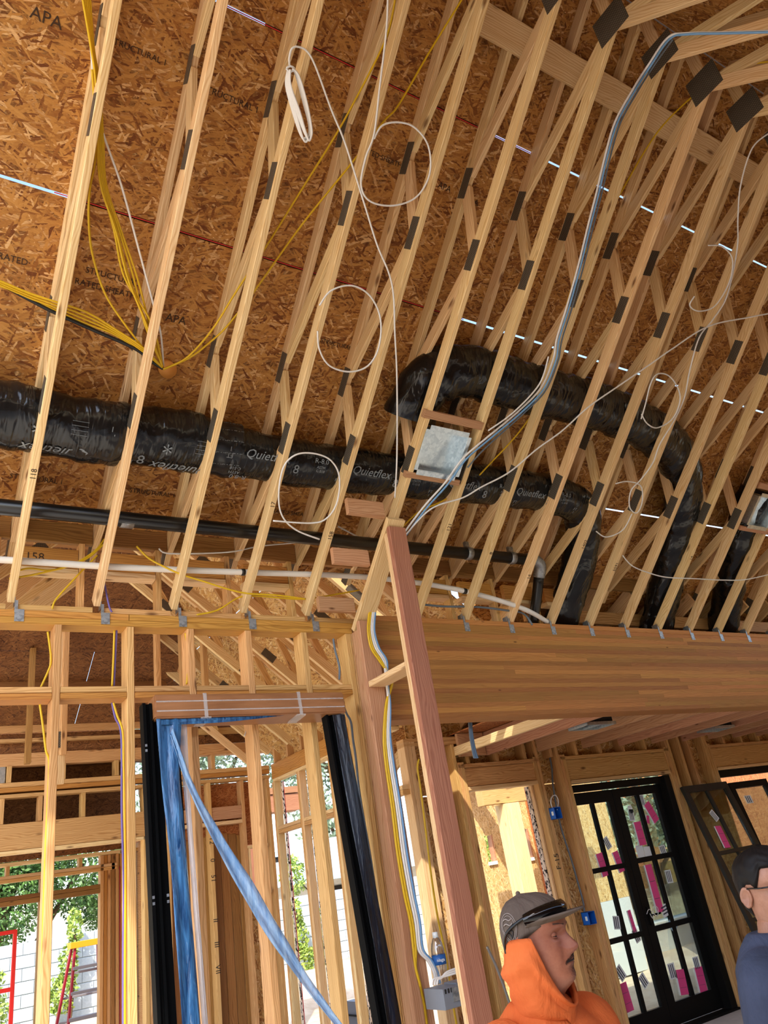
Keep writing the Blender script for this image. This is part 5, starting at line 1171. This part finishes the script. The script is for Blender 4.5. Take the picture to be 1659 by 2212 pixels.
M['eye'] = plain('eye_white', '#d8d0c8', .25); M['lens'] = plain('black_lens', '#070708', .08); M['shoe'] = plain('brown_boot', '#4a3524', .7); M['tanlens'] = plain('smoked_lens', '#3a3028', .1, Alpha=.55)
def lerp_tab(tab, z):
    for (z0, v0), (z1, v1) in zip(tab[:-1], tab[1:]):
        if z <= z1:
            t = max(0, (z - z0) / (z1 - z0)); t = t * t * (3 - 2 * t) if False else t; return v0 + (v1 - v0) * t
    return tab[-1][1]
def smooth_tab(tab):
    zs = np.linspace(tab[0][0], tab[-1][0], 80); v = np.array([lerp_tab(tab, z) for z in zs])
    for _ in range(4): v[1:-1] = (v[:-2] + 2 * v[1:-1] + v[2:]) / 4
    return lambda z: float(np.interp(z, zs, v))
FRONT = smooth_tab([(-.09, .035), (-.03, .045), (-.012, .066), (-.002, .083), (.015, .094), (.034, .087), (.05, .0925), (.066, .091), (.082, .088), (.10, .083), (.118, .080), (.132, .088), (.145, .093), (.17, .091), (.195, .078), (.217, .052), (.229, .028), (.235, .004)])
BACK = smooth_tab([(-.09, -.062), (-.03, -.062), (0, -.062), (.03, -.068), (.06, -.080), (.10, -.093), (.145, -.098), (.18, -.090), (.21, -.064), (.227, -.036), (.235, -.004)])
WID = smooth_tab([(-.09, .060), (-.03, .058), (-.01, .050), (0, .048), (.02, .056), (.05, .064), (.085, .069), (.12, .072), (.15, .0745), (.18, .070), (.205, .056), (.224, .034), (.235, .004)])
def gs(x, s): return math.exp(-(x / s) ** 2)
NOSE = smooth_tab([(-.09, 0), (.062, 0), (.068, .006), (.074, .024), (.082, .035), (.092, .031), (.105, .021), (.118, .012), (.13, .005), (.142, 0), (.235, 0)])
def face_x(y, z, th=0):
    pass
def head(parent, name, mtx, skin, jowl=1.0, crown=1.0, occ=1.0):
    NT, NZ = 96, 84; bm = bmesh.new(); rows_ = []
    for j in range(NZ + 1):
        z = -.09 + (.2345 + .09) * (j / NZ); f, b, wd = FRONT(z), BACK(z), WID(z) * (1 + (jowl - 1) * gs(z - .035, .04)); r = []
        for k in range(NT):
            t = 2 * math.pi * k / NT; c, s = math.cos(t), math.sin(t)
            if c >= 0: x = f * (abs(c) ** .80); y = wd * math.copysign(abs(s) ** .94, s)
            else: x = b * abs(c) * (occ if z > .03 else 1); y = wd * s
            if c > 0:
                x += NOSE(z) * gs(y, .0115 + .006 * gs(z - .080, .012)) + .008 * gs(abs(y) - .015, .006) * gs(z - .077, .008)
                x -= .0105 * gs(abs(y) - .031, .017) * gs(z - .117, .012)                   # eye sockets
                x += .004 * gs(abs(y) - .028, .022) * gs(z - .138, .008)                    # brow
                x += .003 * gs(abs(y) - .046, .016) * gs(z - .092, .018)                    # cheekbones
                x += .0045 * gs(y, .02) * (gs(z - .0575, .005) + gs(z - .0455, .006)) - .003 * gs(y, .024) * gs(z - .0515, .0025)   # lips
                x -= .003 * gs(abs(y) - .030, .006) * gs(z - .062, .02)                     # fold from nose to mouth
                x -= .002 * gs(y, .004) * gs(z - .064, .004)
                x += .0025 * gs(abs(y) - .033, .014) * gs(z - .1015, .004) - .002 * gs(abs(y) - .034, .016) * gs(z - .096, .003) + .0012 * math.sin(z * 620) * gs(z - .158, .014) * gs(y, .05)   # bags under the eyes, creases of the brow
                x -= .0018 * gs(abs(y) - (.036 + (.06 - z) * .1), .004) * gs(z - .05, .016)
            r.append(bm.verts.new((x, y, z if z < .13 else .13 + (z - .13) * crown)))
        rows_.append(r)
    for A, B in zip(rows_[:-1], rows_[1:]):
        for k in range(NT): bm.faces.new((A[k], A[(k + 1) % NT], B[(k + 1) % NT], B[k]))
    bm.faces.new(rows_[0][::-1]); bm.faces.new(rows_[-1])
    h = bm_obj(name, bm, skin, parent, True, mtx)
    for sd_ in (-1, 1):   # ears: an outer rim, a bowl and a lobe
        bm = bmesh.new(); rings = []
        for ri, (sc, out) in enumerate(((1.0, .004), (1.04, .014), (.90, .017), (.72, .012), (.40, .007))):
            r = []
            for k in range(22):
                a = 2 * math.pi * k / 22; ex, ez = .017 * math.cos(a), .031 * math.sin(a)
                if math.sin(a) < -.3: ex *= .72
                r.append(bm.verts.new((-.012 + ex * sc - .10 * out * 2, sd_ * (.0695 + out * (1.0 - .45 * math.cos(a))), .097 + ez * sc + .12 * ex)))
            rings.append(r)
        for A, B in zip(rings[:-1], rings[1:]):
            for k in range(22): bm.faces.new((A[k], A[(k + 1) % 22], B[(k + 1) % 22], B[k]))
        bm.faces.new(rings[-1]); bm.faces.new(rings[0][::-1]); bm_obj('ear', bm, skin, h, True, mtx)
        ec = Vector((.0592, sd_ * .0315, .117))
        bm = bmesh.new(); bmesh.ops.create_uvsphere(bm, u_segments=18, v_segments=12, radius=.0118); bm_obj('eyeball', bm, 'eye', h, True, mtx @ Matrix.Translation(ec))
        bm = bmesh.new(); bmesh.ops.create_uvsphere(bm, u_segments=10, v_segments=8, radius=.0056); bm_obj('iris', bm, 'lash', h, True, mtx @ Matrix.Translation(ec + Vector((.0075, -sd_ * .0 , -.002))))
        bm = bmesh.new(); bmesh.ops.create_uvsphere(bm, u_segments=20, v_segments=14, radius=.0130)
        for v in bm.verts:
            if v.co.z < -.0032: v.co.z = -.0032 + (v.co.z + .0032) * .05
        bm_obj('eyelid', bm, skin, h, True, mtx @ Matrix.Translation(ec))
        tube('lash', [mtx @ (ec + Vector((.0128 * math.cos(a), .0128 * math.sin(a), -.0042))) for a in np.linspace(-1.0, 1.0, 7)], .0011, 'lash', h, 5)
        tube('lower_lid', [mtx @ (ec + Vector((.0122 * math.cos(a), .0122 * math.sin(a), -.0072 + .002 * abs(a)))) for a in np.linspace(-1.1, 1.1, 7)], .0022, skin, h, 6)
        br = [mtx @ Vector((FRONT(.14) * math.cos(a) ** .8 * 1.0 + .002, sd_ * .0745 * math.sin(a), .139 + .005 * math.sin((a - .15) * 2.6))) for a in np.linspace(.16, .72, 8)]
        tube('eyebrow', br, .0021, 'stubble', h, 6)
    return h
def remesh_union(name, pieces, voxel, mat, parent, smooth_it=4):
    """pieces: list of functions filling one bmesh; fused into one continuous skin"""
    bm = bmesh.new()
    for f in pieces: f(bm)
    me = finish(bm, name); o = bpy.data.objects.new('tmp', me); COL.objects.link(o)
    md = o.modifiers.new('r', 'REMESH'); md.mode = 'VOXEL'; md.voxel_size = voxel
    ms = o.modifiers.new('s', 'SMOOTH'); ms.factor = .5; ms.iterations = smooth_it
    dg = bpy.context.evaluated_depsgraph_get(); dg.update(); m2 = bpy.data.meshes.new_from_object(o.evaluated_get(dg)); bpy.data.objects.remove(o)
    for p in m2.polygons: p.use_smooth = True
    return put(name, m2, mat, parent)
def limb(pts, rads, n=14, sub=5):
    def f(bm):
        path = catmull(pts, sub); rr2 = catmull([Vector((r, 0, 0)) for r in rads], sub)
        sweep_bm(bm, path, circ(1, n), False, (.3, .9, .2), lambda i, k: rr2[i].x)
    return f
def trunk(rows_, n=28, M_=Matrix.Identity(4)):
    def f(bm):
        R_ = []
        for z, cx, fx, wy in rows_: R_.append([bm.verts.new(M_ @ Vector((cx + fx * math.copysign(abs(math.cos(a)) ** .85, math.cos(a)), wy * math.copysign(abs(math.sin(a)) ** .85, math.sin(a)), z))) for a in [2 * math.pi * k / n for k in range(n)]])
        for A, B in zip(R_[:-1], R_[1:]):
            for k in range(n): bm.faces.new((A[k], A[(k + 1) % n], B[(k + 1) % n], B[k]))
        bm.faces.new(R_[0][::-1]); bm.faces.new(R_[-1])
    return f
def person(label, eye, yaw, pitch, skin, top_mat, sleeve_long, body_yaw, jowl=1.0, drop=.12, crown=1.0, occ=1.0):
    """eye: world position of the ear axis at eye height"""
    base = Vector((eye.x, eye.y, 0))
    P = empty('person', base, label, 'person')
    HM = Matrix.Translation(eye) @ Matrix.Rotation(yaw, 4, 'Z') @ Matrix.Rotation(pitch, 4, 'Y') @ Matrix.Translation((0, 0, -.117))
    chin = eye.z - .117
    BM_ = Matrix.Translation((eye.x, eye.y, 0)) @ Matrix.Rotation(body_yaw, 4, 'Z')
    X = lambda x, y, z: BM_ @ Vector((x, y, z))
    sh = chin - drop   # shoulder height
    hip, knee, ank = .93 * (chin / 1.53), .50 * (chin / 1.53), .09
    pieces = [trunk([(hip - .10, -.03, .10, .15), (hip, -.03, .115, .165), (hip + .18, -.02, .11, .15), (sh - .16, -.025, .12, .17), (sh - .03, -.035, .095, .165), (sh + .03, -.04, .07, .09), (chin - .03, -.02, .055, .058), (chin + .03, -.012, .05, .054)], 28, BM_)]
    for s in (-1, 1):
        wr = X(.10, s * .25, sh - .50)
        pieces.append(limb([X(-.03, s * .15, sh - .04), X(-.035, s * .20, sh - .07), X(-.05, s * .245, sh - .28), X(.02, s * .26, sh - .38), wr], [.05, .053, .043, .036, .026]))
        pieces.append(limb([wr, X(.12, s * .245, sh - .55), X(.135, s * .24, sh - .585)], [.026, .036, .030], 12))
        for k in range(4): pieces.append(limb([X(.13 + .012 * (k - 1.5), s * (.24 + .004 * k), sh - .58), X(.145 + .016 * (k - 1.5), s * (.235), sh - .62), X(.135 + .014 * (k - 1.5), s * .222, sh - .655 - (.012 if k in (1, 2) else 0))], [.0095, .009, .0078], 8, 4))
        pieces.append(limb([X(.135, s * .235, sh - .54), X(.165, s * .225, sh - .575), X(.17, s * .215, sh - .605)], [.012, .0105, .009], 8, 4))
        pieces.append(limb([X(-.03, s * .085, hip - .02), X(-.015, s * .10, knee + .1), X(-.01, s * .10, knee), X(-.04, s * .105, knee - .18), X(-.05, s * .11, ank)], [.085, .068, .054, .052, .036]))
        pieces.append(limb([X(-.07, s * .11, .045), X(.05, s * .12, .045), X(.15, s * .13, .035)], [.04, .042, .03]))
    body = remesh_union('body', pieces, .012, skin, P)
    hd = head(P, 'head', HM, skin, jowl, crown, occ)
    tp = [trunk([(hip - .08, -.03, .135, .19), (hip + .02, -.03, .14, .19), (hip + .2, -.02, .135, .18), (sh - .16, -.03, .145, .195), (sh - .05, -.04, .125, .19), (sh + .005, -.045, .095, .125), (sh + .045, -.04, .070, .078)], 30, BM_)]
    for s in (-1, 1):
        if sleeve_long: tp.append(limb([X(-.03, s * .13, sh - .05), X(-.035, s * .195, sh - .075), X(-.05, s * .255, sh - .28), X(.02, s * .265, sh - .38), X(.09, s * .25, sh - .48)], [.075, .083, .068, .060, .046]))
        else: tp.append(limb([X(-.03, s * .12, sh - .05), X(-.035, s * .19, sh - .075), X(-.046, s * .25, sh - .24)], [.07, .078, .068]))
    top = remesh_union('hoodie' if sleeve_long else 'tee_shirt', tp, .012, top_mat, P, 6)
    pants = [trunk([(hip - .14, -.03, .125, .17), (hip - .02, -.03, .132, .18), (hip + .03, -.03, .13, .178)], 28, BM_)]
    for s in (-1, 1): pants.append(limb([X(-.03, s * .085, hip - .06), X(-.015, s * .10, knee + .1), X(-.01, s * .10, knee), X(-.04, s * .105, knee - .18), X(-.05, s * .11, .07)], [.105, .088, .075, .070, .066]))
    remesh_union('trousers', pants, .014, 'denim', P, 4)
    for s in (-1, 1): remesh_union('boot', [limb([X(-.05, s * .11, .12), X(-.055, s * .11, .06)], [.055, .056]), limb([X(-.085, s * .11, .045), X(.05, s * .12, .05), X(.16, s * .13, .038)], [.043, .05, .037])], .008, 'shoe', P, 3)
    return P, hd, top, HM, BM_, chin, sh
# the man in the cap, seen from his right side
e1 = atD(1156, 2021, 2.15)
yaw1 = math.atan2(-.88, .476)
P1, H1, T1_, HM1, BM1, chin1, sh1 = person('man in an orange hooded sweatshirt and taupe cap with goggles, seen in profile', e1, yaw1, math.radians(1), 'skin', 'hoodie', True, yaw1 - .38, 1.05, .075, .86, .74)
def capmesh():
    bm = bmesh.new(); R_ = []; n = 48
    for j in range(13):
        t = j / 12; z = .118 + (.228 - .118) * t; e = math.sqrt(max(0, 1 - max(0, (t - .30) / .70) ** 2.3)); r = []
        for k in range(n):
            a = 2 * math.pi * k / n; c, s = math.cos(a), math.sin(a)
            x = (.104 if c > 0 else .079) * c * e - .004; y = .087 * s * e
            zz = z - (.050 * max(0, -c) - .030 * max(0, c)) * (1 - t) 
            seam = 1 + .006 * abs(math.cos(3 * a)) ** 18
            r.append(bm.verts.new((x * seam, y * seam, zz)))
        R_.append(r)
    for A, B in zip(R_[:-1], R_[1:]):
        for k in range(n): bm.faces.new((A[k], A[(k + 1) % n], B[(k + 1) % n], B[k]))
    bm.faces.new(R_[-1]); bm.faces.new(R_[0][::-1]); return bm
CM = HM1 @ Matrix.Translation((0, 0, 0.0)) @ Matrix.Rotation(math.radians(-6), 4, 'Y')
cap = bm_obj('cap', capmesh(), 'cap', P1, True, CM)
bm = bmesh.new(); n = 24; R_ = []
for side in (0, 1):
    for j in range(7):
        t = j / 6; r = []
        for k in range(n + 1):
            a = math.radians(-74 + 148 * k / n); rx = .094 + .085 * t * math.cos(a) ** .7; ry = .084 + .004 * t
            x = rx * math.cos(a) - .004; y = ry * math.sin(a) * (1 + .05 * t); z = .143 + .028 * t * .6 - .10 * (y * y) * 14 * (.25 + .75 * t) * .28 - (.005 if side else 0)
            r.append(bm.verts.new((x, y, z)))
        R_.append(r)
for q in (0, 7):
    for A, B in zip(R_[q:q + 6], R_[q + 1:q + 7]):
        for k in range(n): bm.faces.new((A[k], A[k + 1], B[k + 1], B[k]) if q == 0 else (A[k], B[k], B[k + 1], A[k + 1]))
for k in range(n): bm.faces.new((R_[6][k], R_[6][k + 1], R_[13][k + 1], R_[13][k]))
bm_obj('brim', bm, 'cap', cap, True, CM)
bm = bmesh.new(); bmesh.ops.create_uvsphere(bm, u_segments=12, v_segments=8, radius=.007); bm_obj('cap_button', bm, 'cap', cap, True, CM @ Matrix.Translation((-.004, 0, .228)))
tube('brim_seam', [CM @ Vector((.1015 * math.cos(a) - .004, .088 * math.sin(a), .147 - .09 * (.088 * math.sin(a)) ** 2)) for a in np.linspace(-1.3, 1.3, 20)], .0025, 'cap', cap, 6)
# embroidered shield on the side of the cap: outline, inner outline, three stitched bars and a star of threads
def cap_side(u, v):   # u forward, v up, in metres, on the right side of the crown
    x = -.024 + u; c = max(-1, min(1, (x + .004) / (.104 if x > -.004 else .079))); t = (.17 + v - .118) / .110; e = math.sqrt(max(.02, 1 - max(0, (t - .30) / .70) ** 2.3)); s_ = math.sqrt(max(0, 1 - (c / e) ** 2)); return CM @ Vector((x, -(.0885 * s_ * e + .001), .17 + v - .006))
def oval(r): return [cap_side(.026 * r * math.cos(a) * (1 if math.sin(a) > 0 else 1 - .35 * abs(math.sin(a))), .036 * r * math.sin(a) - .012) for a in np.linspace(0, 2 * math.pi, 26)]
M['thread'] = plain('grey_thread', '#8c8078', .7); M['threadd'] = plain('dark_thread', '#2c2521', .7)
tube('emblem_outline', oval(1.0), .0010, 'thread', cap, 5, True, False, 2); tube('emblem_outline', oval(.84), .0009, 'thread', cap, 5, True, False, 2)
for v0 in (.008, -.004): tube('emblem_bar', [cap_side(-.015, v0), cap_side(-.005, v0 + .003), cap_side(.006, v0 - .002), cap_side(.015, v0 + .002)], .0016, 'thread', cap, 5)
tube('emblem_figure', [cap_side(-.010, -.020), cap_side(.0, -.028), cap_side(.004, -.036), cap_side(.010, -.022), cap_side(-.002, -.018)], .002, 'threadd', cap, 5)
# goggles resting on the brim
gg = empty('goggles', HM1 @ Vector((.1, 0, .17))); gg.parent = P1; gg.matrix_basis = chain_matrix(P1).inverted() @ Matrix.Translation(HM1 @ Vector((.1, 0, .17)))
bm = bmesh.new(); R_ = []
for side in (0, 1):
    for j in range(7):
        t = j / 6; r = []
        for k in range(25):
            a = math.radians(-78 + 156 * k / 24); lobes = 1 - .30 * gs(a, .14) * (1 - t) ; rr2 = .108 + .012 * math.sin(math.pi * t) - side * .004
            r.append(bm.verts.new((rr2 * math.cos(a) + .004, (rr2 - .018) * math.sin(a), .150 + .040 * t * lobes * (1 - .35 * abs(a / 1.36) ** 3) + .006 * abs(math.sin(a)) * 0)))
        R_.append(r)
for q in (0, 7):
    for A, B in zip(R_[q:q + 6], R_[q + 1:q + 7]):
        for k in range(24): bm.faces.new((A[k], A[k + 1], B[k + 1], B[k]) if q == 0 else (A[k], B[k], B[k + 1], A[k + 1]))
for e_ in (0, 6):
    for k in range(24): bm.faces.new((R_[e_][k], R_[e_][k + 1], R_[e_ + 7][k + 1], R_[e_ + 7][k]))
bm_obj('lens', bm, 'lens', gg, True, CM)
for s in (-1, 1): tube('temple', [CM @ Vector((.030, s * .0905, .168)), CM @ Vector((.0, s * .0925, .158)), CM @ Vector((-.03, s * .0915, .143)), CM @ Vector((-.050, s * .080, .120)), CM @ Vector((-.056, s * .074, .095))], .0038, 'lens', gg, 8)
# moustache, chin stubble, mouth line
def face_pt(y, z, out=.001):
    f, wd = FRONT(z), WID(z); s = min(.99, abs(y) / wd) ** (1 / .94); c = math.sqrt(1 - s * s); x = f * c ** .80 + NOSE(z) * gs(y, .0105 + .006 * gs(z - .078, .012)) + .0045 * gs(y, .02) * (gs(z - .0575, .005) + gs(z - .0455, .006))
    return HM1 @ Vector((x + out, y, z))
tube('mouth_line', [face_pt(y, .0515 - 2.5 * y * y) for y in np.linspace(-.027, .027, 11)], .0016, 'lash', H1, 5)
rnd = random.Random(5); bm = bmesh.new()
def hairlet(y, z, L, w_):
    a = face_pt(y, z, -.0005); b = face_pt(y + rnd.uniform(-.003, .003), z - L, .0022); d = (b - a); sdv = d.cross(HM1.to_3x3() @ Vector((1, 0, 0))); 
    if sdv.length < 1e-7: return
    sdv = sdv.normalized() * w_; bm.faces.new([bm.verts.new(p) for p in (a - sdv, a + sdv, b)])
for _ in range(900): 
    y = rnd.uniform(-.031, .031); hairlet(y, .0665 - 4.0 * abs(y) ** 1.55 * .9 + rnd.uniform(-.004, .002), .006, .00035)
for _ in range(900):
    y = rnd.gauss(0, .017); z = .030 + rnd.gauss(0, .012) - abs(y) * .1
    if abs(y) < .04: hairlet(y, max(.004, z), .0035, .0003)
bm_obj('moustache', bm, 'stubble', H1)
bm = bmesh.new()
# hood gathered around the neck, up to the jaw and the back of the cap
def hood():
    n, mseg = 64, 16; bm = bmesh.new(); G = []
    BH = HM1.to_3x3().to_4x4(); BH.translation = HM1 @ Vector((0, 0, 0))
    for k in range(n):
        a = 2 * math.pi * k / n; c, s = math.cos(a), math.sin(a); bk = (1 - c) / 2; r = []
        up = Vector(((.092 * c if c > 0 else .064 * c) - .014 + .020 * gs(c - .1, .45), .0985 * s, -.050 + .172 * min(1, bk * 2.45) - .016 * max(0, bk - .6))); lo = Vector(((.066 if c > 0 else .062) * c - .026, .085 * s, -.095 + .035 * bk))
        for j in range(mseg + 1):
            t = j / mseg; p = up.lerp(lo, t); o = Vector((c, s, 0)); bul = .017 * math.sin(math.pi * min(1, t * 1.05)) ** .8 * (.35 + .75 * bk)
            fold = .007 * math.sin(t * 10 + 2.2 * math.cos(a * 1.0) + 1.2 * s) * math.sin(math.pi * t) + .004 * math.sin(t * 21 + 3 * a)
            r.append(p + o * (bul + fold))
        inner = [up + Vector((-c, -s, 0)) * .006 + Vector((0, 0, -.01)), up + Vector((-c, -s, 0)) * .012 + Vector((0, 0, -.05))]
        G.append([bm.verts.new(BH @ q) for q in inner[::-1] + r])
    for k in range(n):
        A, B = G[k], G[(k + 1) % n]
        for j in range(len(A) - 1): bm.faces.new((A[j], B[j], B[j + 1], A[j + 1]))
    return bm
hm_ = hood(); hme = finish(hm_, 'hood', True)
hoodo = put('hood', hme, 'hoodie', T1_)
def edge_seam(x, y0, y1): pass
# second man at the right edge
e2 = atD(1656, 1917, 2.60)
yaw2 = math.atan2(-.95, -.24)
P2, H2, T2_, HM2, BM2, chin2, sh2 = person('man with short dark hair and glasses in a slate blue shirt at the right edge', e2, yaw2, math.radians(2), 'skin2', 'tee', False, yaw2 + .5, .96, .055)
def hair_shell():
    bm = bmesh.new(); NT = 72; R_ = []; rnd = random.Random(3)
    for j in range(26):
        t = j / 25; r = []
        for k in range(NT):
            a = 2 * math.pi * k / NT; c, s = math.cos(a), math.sin(a)
            zl = .182 if c > .60 else (.182 + (.118 - .182) * min(1, (.60 - c) / .30) if c > .30 else (.118 + (.136 - .118) * min(1, (.30 - c) / .2) if c > .02 else (.136 if c > -.16 else .136 + (.035 - .136) * min(1, (-.16 - c) / .30))))
            z = zl + (.2345 - zl) * t; f, b, wd = FRONT(z), BACK(z), WID(z); off = .009 + .010 * t * (1 - t) * 2 + .0012 * math.sin(k * 2.6 + j * .45) + .001 * math.sin(k * 5.7 - j * .8) + (.010 * t if c > 0 else .0)
            if t < .12: off *= t / .12 * .8 + .2
            x = (f * abs(c) ** .8 if c >= 0 else b * abs(c)); y = wd * (math.copysign(abs(s) ** .94, s) if c >= 0 else s); v = Vector((x, y, 0)); v = v * (1 + off / max(.02, v.length)) if v.length > .001 else v
            r.append(bm.verts.new((v.x, v.y, z + off * .8 * t)))
        R_.append(r)
    for A, B in zip(R_[:-1], R_[1:]):
        for k in range(NT): bm.faces.new((A[k], A[(k + 1) % NT], B[(k + 1) % NT], B[k]))
    bm.faces.new(R_[-1]); return bm
ho = bm_obj('hair', hair_shell(), 'hair', P2, True, HM2)
gl = empty('glasses', HM2 @ Vector((.09, 0, .12))); gl.parent = P2; gl.matrix_basis = chain_matrix(P2).inverted() @ Matrix.Translation(HM2 @ Vector((.09, 0, .12)))
for s in (-1, 1):
    tube('rim', [HM2 @ Vector((.098 - .10 * (y * y) * 6, s * y, z)) for y, z in ((.010, .122), (.020, .134), (.042, .135), (.058, .128), (.056, .112), (.042, .098), (.022, .099), (.011, .110))], .0026, 'lens', gl, 6, True, True, 5)
    tube('temple', [HM2 @ Vector((.078, s * .060, .127)), HM2 @ Vector((.05, s * .0755, .125)), HM2 @ Vector((.0, s * .0785, .124)), HM2 @ Vector((-.022, s * .076, .112))], .0026, 'lens', gl, 6)
    bm = bmesh.new(); bmesh.ops.create_circle(bm, cap_ends=True, segments=20, radius=1); me = finish(bm, 'lens')
    put('lens', me, 'tanlens', gl, HM2 @ Matrix(((0, 0, 1, .094), (.023, 0, 0, s * .034), (0, .018, 0, .116), (0, 0, 0, 1))))
tube('bridge', [HM2 @ Vector((.099, -.011, .121)), HM2 @ Vector((.102, 0, .124)), HM2 @ Vector((.099, .011, .121))], .0024, 'lens', gl, 6)
